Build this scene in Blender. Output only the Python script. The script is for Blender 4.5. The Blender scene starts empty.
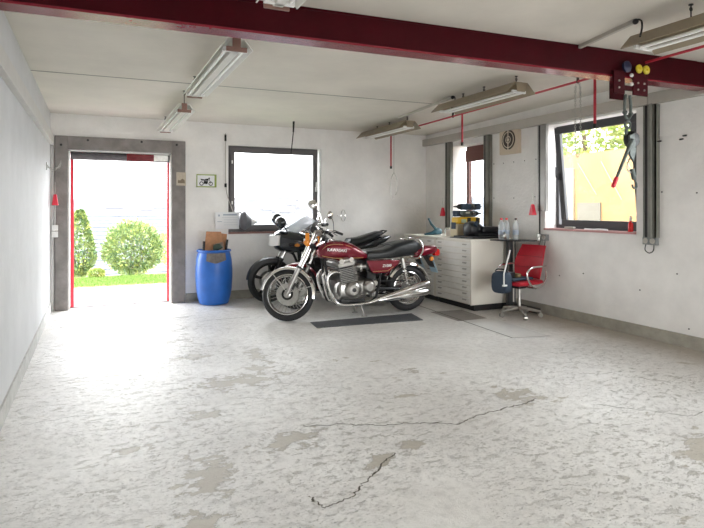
import bpy, bmesh, math, random
from mathutils import Vector, Matrix, noise
R = random.Random(7)
SC = bpy.context.scene
COL = SC.collection
PI = math.pi
V = Vector
XL, XR, YB, YF = -.575, 5.58, 8.895, -3.2
H = 1.45

# ------------------------------------------------------------------ materials
MATS = {}
def mat(name, col, rough=.5, metal=0., bump=0., bscale=60., var=0., vscale=6., var2=None, coat=0., trans=0., alpha=1., spec=.5, stretch=(1,1,1), emit=None):
    if name in MATS: return MATS[name]
    m = bpy.data.materials.new(name); m.use_nodes = True
    nt = m.node_tree; b = nt.nodes['Principled BSDF']
    b.inputs['Base Color'].default_value = (*col, 1)
    b.inputs['Roughness'].default_value = rough
    b.inputs['Metallic'].default_value = metal
    b.inputs['Coat Weight'].default_value = coat
    b.inputs['Specular IOR Level'].default_value = spec
    b.inputs['Alpha'].default_value = alpha
    tc = nt.nodes.new('ShaderNodeTexCoord'); mp = nt.nodes.new('ShaderNodeMapping')
    mp.inputs['Scale'].default_value = stretch
    nt.links.new(tc.outputs['Object'], mp.inputs['Vector'])
    if var > 0 or var2:
        n = nt.nodes.new('ShaderNodeTexNoise'); n.inputs['Scale'].default_value = vscale
        n.inputs['Detail'].default_value = 6; n.inputs['Roughness'].default_value = .6
        nt.links.new(mp.outputs[0], n.inputs['Vector'])
        r = nt.nodes.new('ShaderNodeValToRGB')
        c2 = var2 or tuple(max(0, c * (1 - var)) for c in col)
        c1 = col if var2 else tuple(min(1, c * (1 + var * .5)) for c in col)
        r.color_ramp.elements[0].position = .35; r.color_ramp.elements[0].color = (*c2, 1)
        r.color_ramp.elements[1].position = .65; r.color_ramp.elements[1].color = (*c1, 1)
        nt.links.new(n.outputs[0], r.inputs[0]); nt.links.new(r.outputs[0], b.inputs['Base Color'])
    if bump > 0:
        n = nt.nodes.new('ShaderNodeTexNoise'); n.inputs['Scale'].default_value = bscale
        n.inputs['Detail'].default_value = 5
        nt.links.new(mp.outputs[0], n.inputs['Vector'])
        bp = nt.nodes.new('ShaderNodeBump'); bp.inputs['Strength'].default_value = bump; bp.inputs['Distance'].default_value = .02
        nt.links.new(n.outputs[0], bp.inputs['Height']); nt.links.new(bp.outputs[0], b.inputs['Normal'])
    MATS[name] = m
    return m

def glass_mat(name, tint=(1,1,1), refl=1.0):
    if name in MATS: return MATS[name]
    m = bpy.data.materials.new(name); m.use_nodes = True
    nt = m.node_tree; nt.nodes.clear()
    o = nt.nodes.new('ShaderNodeOutputMaterial'); mx = nt.nodes.new('ShaderNodeMixShader')
    t = nt.nodes.new('ShaderNodeBsdfTransparent'); t.inputs[0].default_value = (*tint, 1)
    g = nt.nodes.new('ShaderNodeBsdfGlossy'); g.inputs['Roughness'].default_value = .02
    f = nt.nodes.new('ShaderNodeFresnel'); f.inputs[0].default_value = 1.25
    mu = nt.nodes.new('ShaderNodeMath'); mu.operation = 'MULTIPLY'; mu.inputs[1].default_value = refl
    nt.links.new(f.outputs[0], mu.inputs[0]); nt.links.new(mu.outputs[0], mx.inputs[0])
    nt.links.new(t.outputs[0], mx.inputs[1]); nt.links.new(g.outputs[0], mx.inputs[2])
    nt.links.new(mx.outputs[0], o.inputs[0])
    MATS[name] = m
    return m

def floor_mat():
    m = bpy.data.materials.new('painted_concrete_floor'); m.use_nodes = True
    nt = m.node_tree; b = nt.nodes['Principled BSDF']; L = nt.links.new; N = nt.nodes.new
    tc = N('ShaderNodeTexCoord')
    def noi(scale, detail=6, rough=.6, stretch=None, dist=0):
        n = N('ShaderNodeTexNoise'); n.inputs['Scale'].default_value = scale; n.inputs['Detail'].default_value = detail
        n.inputs['Roughness'].default_value = rough; n.inputs['Distortion'].default_value = dist
        if stretch:
            mp = N('ShaderNodeMapping'); mp.inputs['Scale'].default_value = stretch[:3]
            if len(stretch) > 3: mp.inputs['Rotation'].default_value = (0, 0, stretch[3])
            L(tc.outputs['Object'], mp.inputs[0]); L(mp.outputs[0], n.inputs['Vector'])
        else: L(tc.outputs['Object'], n.inputs['Vector'])
        return n.outputs[0]
    def ramp(x, p0, p1, c0=(0,0,0), c1=(1,1,1)):
        r = N('ShaderNodeValToRGB'); e = r.color_ramp.elements
        e[0].position = p0; e[1].position = p1; e[0].color = (*c0, 1); e[1].color = (*c1, 1); L(x, r.inputs[0]); return r.outputs[0]
    def mix(f, a, c):
        n = N('ShaderNodeMix'); n.data_type = 'RGBA'
        if isinstance(f, float): n.inputs[0].default_value = f
        else: L(f, n.inputs[0])
        for s, x in ((6, a), (7, c)):
            if isinstance(x, tuple): n.inputs[s].default_value = (*x, 1)
            else: L(x, n.inputs[s])
        return n.outputs[2]
    def mul(a, c):
        n = N('ShaderNodeMath'); n.operation = 'MULTIPLY'; L(a, n.inputs[0])
        if isinstance(c, float): n.inputs[1].default_value = c
        else: L(c, n.inputs[1])
        return n.outputs[0]
    sx = N('ShaderNodeSeparateXYZ'); L(tc.outputs['Object'], sx.inputs[0])
    def lin(x, k, o):
        n = N('ShaderNodeMath'); n.operation = 'MULTIPLY_ADD'; L(x, n.inputs[0]); n.inputs[1].default_value = k; n.inputs[2].default_value = o; return n.outputs[0]
    gm = N('ShaderNodeMath'); gm.operation = 'MAXIMUM'; L(lin(sx.outputs[1], -1, 4.1), gm.inputs[0]); L(lin(sx.outputs[0], -1, 1.7), gm.inputs[1])
    zr = N('ShaderNodeMapRange'); L(gm.outputs[0], zr.inputs[0]); zr.inputs[1].default_value = -.5; zr.inputs[2].default_value = .6; zr.inputs[3].default_value = .12
    rough_zone = zr.outputs[0]
    base = mix(ramp(noi(1.1, 4), .35, .7), (.70, .68, .65), (.88, .87, .845))
    base = mix(mul(ramp(noi(16, 7, .72), .47, .62), .45), base, (.50, .49, .46))
    # scattered chips and flakes where the paint came off
    region = mul(ramp(noi(.75, 3), .38, .55), rough_zone)
    chips = mul(ramp(noi(11, 9, .78, (1, 1.7, 1, .2), .4), .565, .575), region)
    chips2 = mul(ramp(noi(38, 8, .85, (1, 1.7, 1, -.3)), .58, .59), mul(ramp(noi(1.6, 3), .38, .52), rough_zone))
    patch = mul(ramp(noi(2.3, 9, .68, (1, 1.3, 1), .3), .645, .652), ramp(noi(.5, 2), .40, .50))
    c = mix(chips, base, (.50, .48, .43))
    c = mix(chips2, c, (.37, .35, .32))
    c = mix(patch, c, (.47, .43, .36))
    # larger bare places where the paint has worn through, each with its own centre and extent
    field = None
    for (px, py, sx_, sy_, an) in [(1.08, 4.66, .40, .20, .1), (1.33, 4.96, .16, .10, .2), (.56, 3.08, .15, .24, 0), (1.10, 3.33, .24, .13, .3), (1.44, 5.42, .10, .26, 0), (2.96, 3.40, .19, .17, 0),
                                   (.43, 2.60, .13, .18, 0), (1.50, 2.84, .13, .08, .2), (.70, 4.0, .13, .08, 0), (2.55, 4.32, .10, .08, 0), (.45, 6.33, .40, .09, 0), (.85, 5.58, .17, .11, 0), (1.75, 2.95, .10, .06, 0), (3.35, 2.2, .35, .12, .4), (2.2, 3.75, .10, .05, 0), (.2, 3.6, .12, .05, 0)]:
        mp = N('ShaderNodeMapping'); mp.vector_type = 'TEXTURE'; mp.inputs['Location'].default_value = (px, py, 0); mp.inputs['Rotation'].default_value = (0, 0, an); mp.inputs['Scale'].default_value = (sx_, sy_, 1)
        L(tc.outputs['Object'], mp.inputs[0]); vl = N('ShaderNodeVectorMath'); vl.operation = 'LENGTH'; L(mp.outputs[0], vl.inputs[0])
        if field is None: field = vl.outputs['Value']
        else:
            mn = N('ShaderNodeMath'); mn.operation = 'MINIMUM'; L(field, mn.inputs[0]); L(vl.outputs['Value'], mn.inputs[1]); field = mn.outputs[0]
    ma = N('ShaderNodeMath'); ma.operation = 'MULTIPLY_ADD'; L(noi(7, 9, .72, (1, 1.5, 1)), ma.inputs[0]); ma.inputs[1].default_value = -6.5; ma.inputs[2].default_value = 3.5
    fa = N('ShaderNodeMath'); fa.operation = 'ADD'; L(field, fa.inputs[0]); L(ma.outputs[0], fa.inputs[1])
    worn = N('ShaderNodeMath'); worn.operation = 'SUBTRACT'; worn.inputs[0].default_value = 1; L(ramp(fa.outputs[0], .92, 1.0), worn.inputs[1])
    c = mix(worn.outputs[0], c, mix(noi(30, 5), (.40, .365, .30), (.54, .50, .43)))
    patch = worn.outputs[0]
    speck = ramp(noi(70, 4, .8), .70, .74)
    c = mix(mul(speck, .8), c, (.25, .24, .22))
    # brown band along the right wall: shade below its windows, painted into the colour
    ad = N('ShaderNodeMath'); ad.operation = 'ADD'; L(sx.outputs[0], ad.inputs[0])
    wob = N('ShaderNodeMath'); wob.operation = 'MULTIPLY'; wob.inputs[1].default_value = .5; L(noi(3, 5), wob.inputs[0]); L(wob.outputs[0], ad.inputs[1])
    mr = N('ShaderNodeMapRange'); mr.inputs[1].default_value = 5.08; mr.inputs[2].default_value = 5.62; L(ad.outputs[0], mr.inputs[0])
    c = mix(mul(mr.outputs[0], .85), c, (.36, .31, .25))
    L(c, b.inputs['Base Color'])
    rg = N('ShaderNodeMapRange'); rg.inputs[3].default_value = .22; rg.inputs[4].default_value = .50; b.inputs['Specular IOR Level'].default_value = .75; L(noi(5, 5), rg.inputs[0]); L(rg.outputs[0], b.inputs['Roughness'])
    h = N('ShaderNodeMath'); h.operation = 'SUBTRACT'; L(mul(noi(75, 8, .8), .6), h.inputs[0]); 
    mx = N('ShaderNodeMath'); mx.operation = 'MAXIMUM'; L(chips, mx.inputs[0]); L(chips2, mx.inputs[1])
    mx2 = N('ShaderNodeMath'); mx2.operation = 'MAXIMUM'; L(mx.outputs[0], mx2.inputs[0]); L(patch, mx2.inputs[1]); L(mul(mx2.outputs[0], .9), h.inputs[1])
    bp = N('ShaderNodeBump'); bp.inputs['Strength'].default_value = .9; bp.inputs['Distance'].default_value = .009
    L(h.outputs[0], bp.inputs['Height']); L(bp.outputs[0], b.inputs['Normal'])
    return m

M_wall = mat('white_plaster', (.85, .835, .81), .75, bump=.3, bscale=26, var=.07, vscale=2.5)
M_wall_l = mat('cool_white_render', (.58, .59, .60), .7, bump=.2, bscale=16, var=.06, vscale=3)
M_ceil = mat('offwhite_concrete_ceiling', (.70, .665, .60), .85, bump=.12, bscale=9, var=.08, vscale=1.3)
M_base = mat('grey_cement_skirting', (.36, .34, .29), .8, bump=.3, bscale=30, var=.15, vscale=8)
M_frame = mat('grey_door_surround', (.245, .222, .21), .7, bump=.2, bscale=25, var=.25, vscale=5)
M_duct = mat('grey_beige_trunking', (.46, .43, .385), .5, var=.06)
M_duct2 = mat('pale_grey_trunking', (.56, .55, .53), .5, var=.06)
M_post = mat('grey_green_steel_channel', (.20, .20, .175), .5, var=.15)
M_darkslot = mat('dark_slot', (.02, .02, .02), .7)
M_beam = mat('dark_red_paint', (.048, .0006, .004), .6, var=.15, vscale=4, spec=.12)
M_flange = mat('dark_red_paint_lit', (.20, .012, .025), .25, var=.1, vscale=4)  # beam paint made lighter: light on the flange underside put into the colour
M_redpipe = mat('red_pipe_paint', (.45, .02, .04), .4)
M_redpost = mat('bright_red_paint', (.72, .03, .06), .4)
M_black = mat('black_plastic', (.012, .013, .015), .42)
M_rub = mat('tyre_rubber', (.014, .014, .015), .62, bump=.2, bscale=90)
M_leather = mat('black_seat_vinyl', (.012, .014, .015), .36, bump=.12, bscale=120)
M_chrome = mat('chrome', (.78, .77, .75), .12, 1.)
M_steel = mat('worn_steel', (.50, .49, .46), .32, 1., var=.15, vscale=20)
M_alu = mat('polished_aluminium', (.40, .39, .37), .30, 1., bump=.08, bscale=60)
M_fin = mat('engine_grey', (.05, .05, .05), .45, .7)
M_dark = mat('dark_engine_black', (.02, .02, .02), .5, .3)
M_wine = mat('candy_wine_red', (.19, .003, .018), .2, .25, coat=.6)
M_wine2 = mat('dark_wine_red', (.17, .008, .014), .22, .2, coat=.6)
M_gloss = mat('gloss_black_fairing', (.010, .013, .018), .18, coat=.7)
M_orange = mat('amber_lens', (.85, .30, .04), .25)
M_redlens = mat('red_lens', (.75, .02, .02), .2)
M_white = mat('white_plastic', (.80, .80, .78), .45)
M_gold = mat('gold_stripe', (.55, .35, .14), .35, .3)
M_mirror = mat('mirror_glass', (.9, .92, .95), .04, 1.)
M_blue = mat('blue_polyethylene', (.018, .135, .52), .38, var=.12, vscale=5)
M_card = mat('brown_cardboard', (.50, .25, .13), .8, var=.2, vscale=12)
M_cab = mat('cream_enamel_cabinet', (.76, .73, .65), .42, var=.05, vscale=3)
M_cabd = mat('white_enamel_drawer', (.80, .785, .74), .4, var=.05, vscale=5)
M_redfab = mat('red_leather', (.50, .018, .035), .42, bump=.1, bscale=80, var=.12, vscale=8)
M_bag = mat('slate_grey_nylon', (.035, .055, .085), .7, bump=.2, bscale=70)
M_yellow = mat('yellow_plastic', (.80, .48, .015), .4)
M_teal = mat('teal_blue_steel', (.03, .11, .15), .4)
M_ggreen = mat('grey_green_metal', (.10, .12, .11), .45, .3, var=.3, vscale=20)
M_clear = glass_mat('clear_plastic', (.93, .95, .96), 1.6)
M_glass = glass_mat('window_glass', (.97, .98, .98), .8)
M_screen = mat('smoked_windscreen', (.70, .75, .80), .12, alpha=.45, coat=.4)
M_lampw = mat('white_enamel_lamp', (.74, .73, .68), .35, var=.05)
M_lampb = mat('beige_brown_enamel_lamp', (.30, .245, .17), .4, var=.08)
M_brown = mat('rust_brown_bracket', (.24, .13, .10), .5)
M_tube = mat('fluorescent_tube_glass', (.92, .92, .90), .2)
M_winfr = mat('anthracite_window_frame', (.045, .045, .05), .4)
M_winfr2 = mat('grey_brown_window_frame', (.10, .09, .09), .45)
M_winfr3 = mat('red_brown_window_frame', (.14, .045, .035), .45)
M_silly = mat('red_brown_sill', (.26, .13, .11), .5)
M_green = mat('olive_green_frame', (.30, .38, .08), .5)
M_paper = mat('white_card', (.82, .83, .84), .6)
M_ink = mat('grey_ink', (.10, .12, .15), .6)
M_mat = mat('dark_grey_rubber_mat', (.075, .08, .09), .5, bump=.2, bscale=50, var=.2, vscale=6)
M_crack = mat('crack_shadow_dirt', (.10, .09, .07), .9)
M_tan = mat('bare_beige_concrete', (.47, .435, .37), .75, bump=.3, bscale=40, var=.12, vscale=14)
M_greyc = mat('bare_grey_concrete', (.40, .385, .35), .7, bump=.3, bscale=40, var=.12, vscale=14)
M_light = mat('smooth_pale_concrete', (.68, .67, .65), .5, bump=.15, bscale=30, var=.05, vscale=8)
M_pave = mat('pale_paving', (.22, .20, .188), .85, bump=.2, bscale=30)
M_grass = mat('lawn_grass', (.15, .24, .04), .9, bump=.6, bscale=90, var=.35, vscale=20)
M_leafd = mat('deep_green_leaf', (.045, .10, .03), .55, var=.4, vscale=5)
M_leaf = mat('bush_leaf', (.27, .31, .10), .55, var2=(.07, .15, .06), vscale=9)
M_leafy = mat('yellow_green_leaf', (.40, .40, .10), .55, var2=(.18, .28, .07), vscale=5)
M_bark = mat('bark', (.09, .06, .04), .9)
M_hill = mat('hazy_valley_slope', (.115, .128, .15), 1., var2=(.14, .15, .165), vscale=.07)  # pale and bluish: distance haze put into the colour
M_slate = mat('pale_slate_roof', (.15, .16, .18), .7, var=.1)
M_ochre = mat('ochre_house_render', (.31, .18, .075), .85, var=.12, vscale=2)
M_houses = mat('far_white_house', (.16, .16, .17), .9)
M_roofr = mat('far_hazy_roof', (.135, .125, .13), .9)  # roofs faded towards the wall tone, haze put into the colour
M_water = mat('bottle_water', (.75, .8, .82), .1, alpha=.45)

# ------------------------------------------------------------------ mesh builder
ORG = {}
class MB:
    def __init__(s): s.v = []; s.f = []
    def add(s, vs, fs):
        o = len(s.v); s.v += [V(p) for p in vs]; s.f += [[i + o for i in f] for f in fs]; return s
    def box(s, c, d, rot=None):
        x, y, z = [k / 2 for k in d]
        P = [V((a * x, b * y, e * z)) for a in (-1, 1) for b in (-1, 1) for e in (-1, 1)]
        if rot is not None: P = [rot @ p for p in P]
        c = V(c)
        return s.add([p + c for p in P], [(0,1,3,2),(4,6,7,5),(0,4,5,1),(2,3,7,6),(0,2,6,4),(1,5,7,3)])
    def bb(s, a, b):
        return s.box([(p + q) / 2 for p, q in zip(a, b)], [abs(q - p) for p, q in zip(a, b)])
    def loft(s, rings, cap=True, close=False):
        n = len(rings[0]); vs = [p for r in rings for p in r]; fs = []
        m = len(rings)
        for i in range(m if close else m - 1):
            for j in range(n):
                a = i * n + j; b = i * n + (j + 1) % n; c = ((i + 1) % m) * n + (j + 1) % n; d = ((i + 1) % m) * n + j
                fs.append((a, b, c, d))
        if cap and not close: fs.append(tuple(reversed(range(n)))); fs.append(tuple(range((m - 1) * n, m * n)))
        return s.add(vs, fs)
    def frame(s, d):
        d = V(d).normalized(); u = d.orthogonal().normalized(); return d, u, d.cross(u)
    def tube(s, pts, r, n=8, cap=True, close=False):
        pts = [V(p) for p in pts]; rr = r if isinstance(r, (list, tuple)) else [r] * len(pts)
        rings = []; u = None; m = len(pts)
        for i, p in enumerate(pts):
            a = pts[(i - 1) % m] if (close or i > 0) else p; b = pts[(i + 1) % m] if (close or i < m - 1) else p
            d = (b - a).normalized()
            if u is None: u = d.orthogonal().normalized()
            u = (u - d * u.dot(d)); u = u.normalized() if u.length > 1e-6 else d.orthogonal().normalized()
            w = d.cross(u)
            rings.append([p + (u * math.cos(2 * PI * k / n) + w * math.sin(2 * PI * k / n)) * rr[i] for k in range(n)])
        return s.loft(rings, cap, close)
    def cyl(s, a, b, r0, r1=None, n=20): return s.tube([a, b], [r0, r0 if r1 is None else r1], n)
    def curve(s, pts, r, n=8, sub=6):
        return s.tube(smooth(pts, sub), r, n)
    def lathe(s, o, ax, prof, n=28, cap=True):
        d, u, w = s.frame(ax); o = V(o)
        rings = [[o + d * h + (u * math.cos(2 * PI * k / n) + w * math.sin(2 * PI * k / n)) * max(r, 1e-4) for k in range(n)] for r, h in prof]
        return s.loft(rings, cap)
    def torus(s, c, ax, Rr, r, n=40, m=8, sq=1.0):
        d, u, w = s.frame(ax); c = V(c); rings = []
        for i in range(n):
            a = 2 * PI * i / n; e = u * math.cos(a) + w * math.sin(a)
            rings.append([c + e * (Rr + r * math.cos(2 * PI * k / m)) + d * (r * sq * math.sin(2 * PI * k / m)) for k in range(m)])
        return s.loft(rings, False, True)
    def sph(s, c, r, sc=(1,1,1), n=14, m=9):
        c = V(c)
        rings = []
        for i in range(m + 1):
            t = PI * i / m; rr = max(math.sin(t), 1e-3)
            rings.append([c + V((r * sc[0] * rr * math.cos(2 * PI * k / n), r * sc[1] * rr * math.sin(2 * PI * k / n), r * sc[2] * math.cos(t))) for k in range(n)])
        return s.loft(rings, True)
    def poly(s, pts, th):            # polygon extruded by a vector
        n = len(pts); th = V(th); pts = [V(p) for p in pts]
        return s.add(pts + [p + th for p in pts], [tuple(range(n)), tuple(reversed(range(n, 2 * n)))] + [(i, (i + 1) % n, (i + 1) % n + n, i + n) for i in range(n)])
    def sections(s, secs, n=20, e=2.6):    # body lofted along x: (x, zc, hw, hh) super-ellipses, optional y offset
        rings = []
        for q in secs:
            x, zc, hw, hh = q[:4]; y0 = q[4] if len(q) > 4 else 0; ring = []
            for k in range(n):
                t = 2 * PI * k / n; c_, s_ = math.cos(t), math.sin(t)
                ring.append(V((x, y0 + hw * math.copysign(abs(c_) ** (2 / e), c_), zc + hh * math.copysign(abs(s_) ** (2 / e), s_))))
            rings.append(ring)
        return s.loft(rings)
    def xf(s, M): s.v = [M @ p for p in s.v]; return s
    def build(s, name, m, parent=None, bevel=0, flat=False, local=False, origin=None, ang=40):
        if parent is not None:
            o = V((0, 0, 0)) if local else ORG.get(parent.as_pointer(), V((0, 0, 0)))
        elif origin is not None: o = V(origin)
        else:
            xs = [p.x for p in s.v]; ys = [p.y for p in s.v]; zs = [p.z for p in s.v]
            o = V(((min(xs) + max(xs)) / 2, (min(ys) + max(ys)) / 2, min(zs)))
        me = bpy.data.meshes.new(name); me.from_pydata([tuple(p - o) for p in s.v], [], s.f)
        bm = bmesh.new(); bm.from_mesh(me); bmesh.ops.recalc_face_normals(bm, faces=bm.faces); bm.to_mesh(me); bm.free()
        me.materials.append(m)
        ob = bpy.data.objects.new(name, me); COL.objects.link(ob)
        if not flat:
            for p in me.polygons: p.use_smooth = True
            me.set_sharp_from_angle(angle=math.radians(ang))
        if bevel:
            md = ob.modifiers.new('edge', 'BEVEL'); md.width = bevel; md.segments = 2; md.limit_method = 'ANGLE'; md.angle_limit = math.radians(35)
        if parent is not None:
            ob.parent = parent; ORG[ob.as_pointer()] = o
        else:
            ob.location = o; ORG[ob.as_pointer()] = o
        return ob

def smooth(pts, sub=6):
    pts = [V(p) for p in pts]; out = []
    for i in range(len(pts) - 1):
        p0 = pts[max(i - 1, 0)]; p1 = pts[i]; p2 = pts[i + 1]; p3 = pts[min(i + 2, len(pts) - 1)]
        for k in range(sub):
            t = k / sub
            out.append(.5 * ((2 * p1) + (p2 - p0) * t + (2 * p0 - 5 * p1 + 4 * p2 - p3) * t * t + (3 * p1 - p0 - 3 * p2 + p3) * t ** 3))
    out.append(pts[-1]); return out

def tag(o, label, cat, group=None, kind=None):
    o['label'] = label; o['category'] = cat
    if group: o['group'] = group
    if kind: o['kind'] = kind
    return o
def thing(name, label, cat, loc, group=None):
    o = bpy.data.objects.new(name, None); COL.objects.link(o); o.location = loc; o.empty_display_size = .1
    ORG[o.as_pointer()] = V(loc)
    return tag(o, label, cat, group)
def struct(mb, name, m, parent=None, **k):
    o = mb.build(name, m, parent, **k)
    if parent is None: o['kind'] = 'structure'
    return o
def kids(o): return [c for c in COL.objects if c.parent == o]
def dup(o, loc=None, parent=None, label=None):
    c = o.copy(); COL.objects.link(c)
    if parent is not None: c.parent = parent
    if loc is not None: c.location = loc
    if label: c['label'] = label
    for ch in kids(o): dup(ch, None, c)
    return c
def lettering(txt, size, m, parent, M, depth=.001, shear=0.):
    cu = bpy.data.curves.new('lettering', 'FONT'); cu.body = txt; cu.size = size; cu.extrude = depth; cu.align_x = 'CENTER'; cu.align_y = 'CENTER'; cu.offset = size * .018; cu.space_character = 1.06; cu.shear = shear
    t = bpy.data.objects.new('lettering_src', cu); COL.objects.link(t)
    bpy.context.view_layer.update()
    me = bpy.data.meshes.new_from_object(t.evaluated_get(bpy.context.evaluated_depsgraph_get()))
    bpy.data.objects.remove(t)
    me.transform(M); me.materials.clear(); me.materials.append(m)
    o = bpy.data.objects.new('lettering', me); COL.objects.link(o); o.parent = parent; ORG[o.as_pointer()] = V((0,0,0))
    return o

# ------------------------------------------------------------------ camera
cam_d = bpy.data.cameras.new('camera'); cam = bpy.data.objects.new('camera', cam_d); COL.objects.link(cam)
SC.camera = cam
cam.location = (0, 0, H); cam.rotation_euler = (PI / 2, 0, -.4291)
cam_d.sensor_fit = 'HORIZONTAL'; cam_d.sensor_width = 36; cam_d.lens = 36 * 560.5 / 704
cam_d.shift_y = -(264 - 207.5) / 704; cam_d.clip_end = 2000; cam_d.clip_start = .05

# ------------------------------------------------------------------ room shell
def ceil_z(x, y):                       # the slab falls slightly towards the back wall
    t = (YB - y) / YB; a = 2.775 + .045 * t; b = 2.785 + .14 * t
    return a + (b - a) * (x - XL) / (XR - XL)
f = MB().bb((XL - .3, YF - .3, -.2), (XR + .3, YB + .3, 0))
FLOOR = struct(f, 'floor', floor_mat(), origin=(0, 0, 0))
mb = MB(); nx, ny = 8, 12
g = [[V((XL - .3 + (XR - XL + .6) * i / nx, YF - .3 + (YB - YF + .6) * j / ny, 0)) for i in range(nx + 1)] for j in range(ny + 1)]
for j in range(ny):
    for i in range(nx):
        q = [g[j][i].copy(), g[j][i + 1].copy(), g[j + 1][i + 1].copy(), g[j + 1][i].copy()]
        for p in q: p.z = ceil_z(p.x, p.y)
        mb.add(q, [(0, 1, 2, 3)])
top = MB().bb((XL - .3, YF - .3, 3.22), (XR + .3, YB + .3, 3.35)); mb.add(top.v, top.f)
CEIL = struct(mb, 'ceiling', M_ceil, origin=(0, 0, 0))
# a fine joint between the two ceiling slabs
JY = 6.26
mb = MB()
for k in range(12):
    x0 = XL + (4.2 - XL) * k / 12; x1 = XL + (4.2 - XL) * (k + 1) / 12
    mb.poly([(x0, JY, ceil_z(x0, JY) - .003), (x1, JY, ceil_z(x1, JY) - .003), (x1, JY + .018, ceil_z(x1, JY) - .003), (x0, JY + .018, ceil_z(x0, JY) - .003)], (0, 0, .01))
mb.build('slab_joint', M_post, CEIL)

def wall_y(name, y0, y1, x0, x1, z1, holes, m):   # wall in the XZ plane with rectangular openings
    mb = MB(); xs = sorted({x0, x1, *[h[0] for h in holes], *[h[1] for h in holes]})
    for a, b in zip(xs, xs[1:]):
        zs = [(0, z1)]
        for h in holes:
            if h[0] <= a and b <= h[1]:
                zs = [q for lo, hi in zs for q in ((lo, min(hi, h[2])), (max(lo, h[3]), hi)) if q[1] - q[0] > 1e-4]
        for lo, hi in zs: mb.bb((a, y0, lo), (b, y1, hi))
    return mb
def wall_x(x0, x1, y0, y1, z1, holes):
    t = wall_y('', x0, x1, y0, y1, z1, holes, None)
    for p in t.v: p.x, p.y = p.y, p.x
    t.f = [tuple(reversed(q)) for q in t.f]
    return t
DOOR = (-.36, 1.05, -.01, 2.27)
WINB = (1.915, 3.49, 1.06, 2.44)
WALLB = struct(wall_y('', YB, YB + .3, XL - .3, XR + .3, 3.2, [DOOR, WINB], None), 'wall_back', M_wall, flat=True, origin=(0, 0, 0))
WINS = (7.10, 8.09, 1.03, 2.49)          # small window behind the cabinet
WINR = (4.44, 5.86, 1.17, 2.56)          # tilted window
WINN = (1.0, 2.9, 1.17, 2.56)            # unseen window beside the camera, added for light on the near floor
WALLR = struct(wall_x(XR, XR + .3, YF, YB, 3.2, [WINS, WINR, WINN]), 'wall_right', M_wall, flat=True, origin=(0, 0, 0))
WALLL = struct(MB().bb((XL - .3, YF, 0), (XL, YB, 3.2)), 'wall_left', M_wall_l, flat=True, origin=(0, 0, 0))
WALLF = struct(wall_y('', YF - .3, YF, XL - .3, XR + .3, 3.2, [(1.7, 5.2, -.01, 2.3)], None), 'wall_front', M_wall, flat=True, origin=(0, 0, 0))
# skirting
struct(MB().bb((XR - .025, YF, 0), (XR, YB, .13)), 'baseboard_right', M_base)
struct(MB().bb((XL, YF, 0), (XL + .015, YB, .13)), 'baseboard_left', mat('pale_cement_skirting', (.52, .52, .50), .8, bump=.3, bscale=30, var=.15, vscale=8))
mb = MB().bb((1.26, YB - .02, 0), (XR - .03, YB, .13))
struct(mb, 'baseboard_back', M_base)

# floor marks: bare patches and cracks
def crack(pts, w=.008, jit=.025, seed=0):
    P = smooth([(x, y, 0) for x, y in pts], 22); mb = MB(); vs = []
    for i, p in enumerate(P):
        q = p * 14 + V((seed, 0, 0)); p = p + V((noise.noise(q), noise.noise(q + V((7, 7, 7))), 0)) * jit + V((noise.noise(q * 4), noise.noise(q * 4 + V((3, 9, 7))), 0)) * jit * .7
        d = (P[min(i + 1, len(P) - 1)] - P[max(i - 1, 0)]).normalized(); nrm = V((-d.y, d.x, 0))
        ww = w * (.28 + .8 * abs(noise.noise(q * 2.3 + V((3, 1, 2)))))
        vs += [(p + nrm * ww) + V((0, 0, .002)), (p - nrm * ww) + V((0, 0, .002))]
    mb.add(vs, [(2 * i, 2 * i + 1, 2 * i + 3, 2 * i + 2) for i in range(len(P) - 1)])
    mb.build('crack', M_crack, FLOOR, flat=True)
crack([(1.25, 3.50), (1.52, 3.43), (1.72, 3.32), (1.98, 3.24), (2.21, 3.12), (2.35, 3.17), (2.53, 3.19), (2.8, 3.24), (3.04, 3.28)], .011)
crack([(.98, 2.64), (.99, 2.52), (1.08, 2.52), (1.17, 2.56), (1.27, 2.64), (1.42, 2.76), (1.6, 2.9)], .010, seed=3)
crack([(3.35, 3.0), (3.45, 2.88), (3.59, 2.75), (3.73, 2.58), (3.92, 2.58)], .007, seed=5)
crack([(.2, 2.35), (.6, 2.28), (.85, 2.4)], .006, seed=8)
crack([(-.45, 4.3), (-.1, 4.32), (.3, 4.22)], .004, seed=9)
# covered pits: fine seams in the floor by the cabinet and by the door
mb = MB()
def seam(mb, a, b, w=.012):
    a = V((*a, .002)); b = V((*b, .002)); d = (b - a).normalized(); n = V((-d.y, d.x, 0)) * w / 2
    mb.add([a + n, a - n, b - n, b + n], [(0, 1, 2, 3)])
seam(mb, (4.36, 7.4), (4.21, 4.92), .016); seam(mb, (4.21, 4.92), (4.66, 4.82), .010)
mb.build('cover_seam', M_crack, FLOOR, flat=True)
mb = MB(); seam(mb, (-.39, 7.62), (1.12, 7.66), .018); seam(mb, (1.86, 7.31), (1.25, 7.30), .008)
mb.build('cover_seam', M_crack, FLOOR, flat=True)
mb = MB(); mb.add([(4.22, 4.95, .001), (4.66, 4.84, .001), (4.72, 5.9, .001), (4.28, 5.9, .001)], [(0, 1, 2, 3)])
mb.build('smooth_patch', M_light, FLOOR, flat=True)
mb = MB(); mb.add([(4.20, 5.93, .0015), (4.66, 5.93, .0015), (4.72, 6.58, .0015), (4.22, 6.62, .0015)], [(0, 1, 2, 3)])
mb.build('steel_cover_plate', mat('dull_steel_plate', (.30, .28, .26), .5, .1, var=.15, vscale=10), FLOOR, flat=True)
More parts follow.
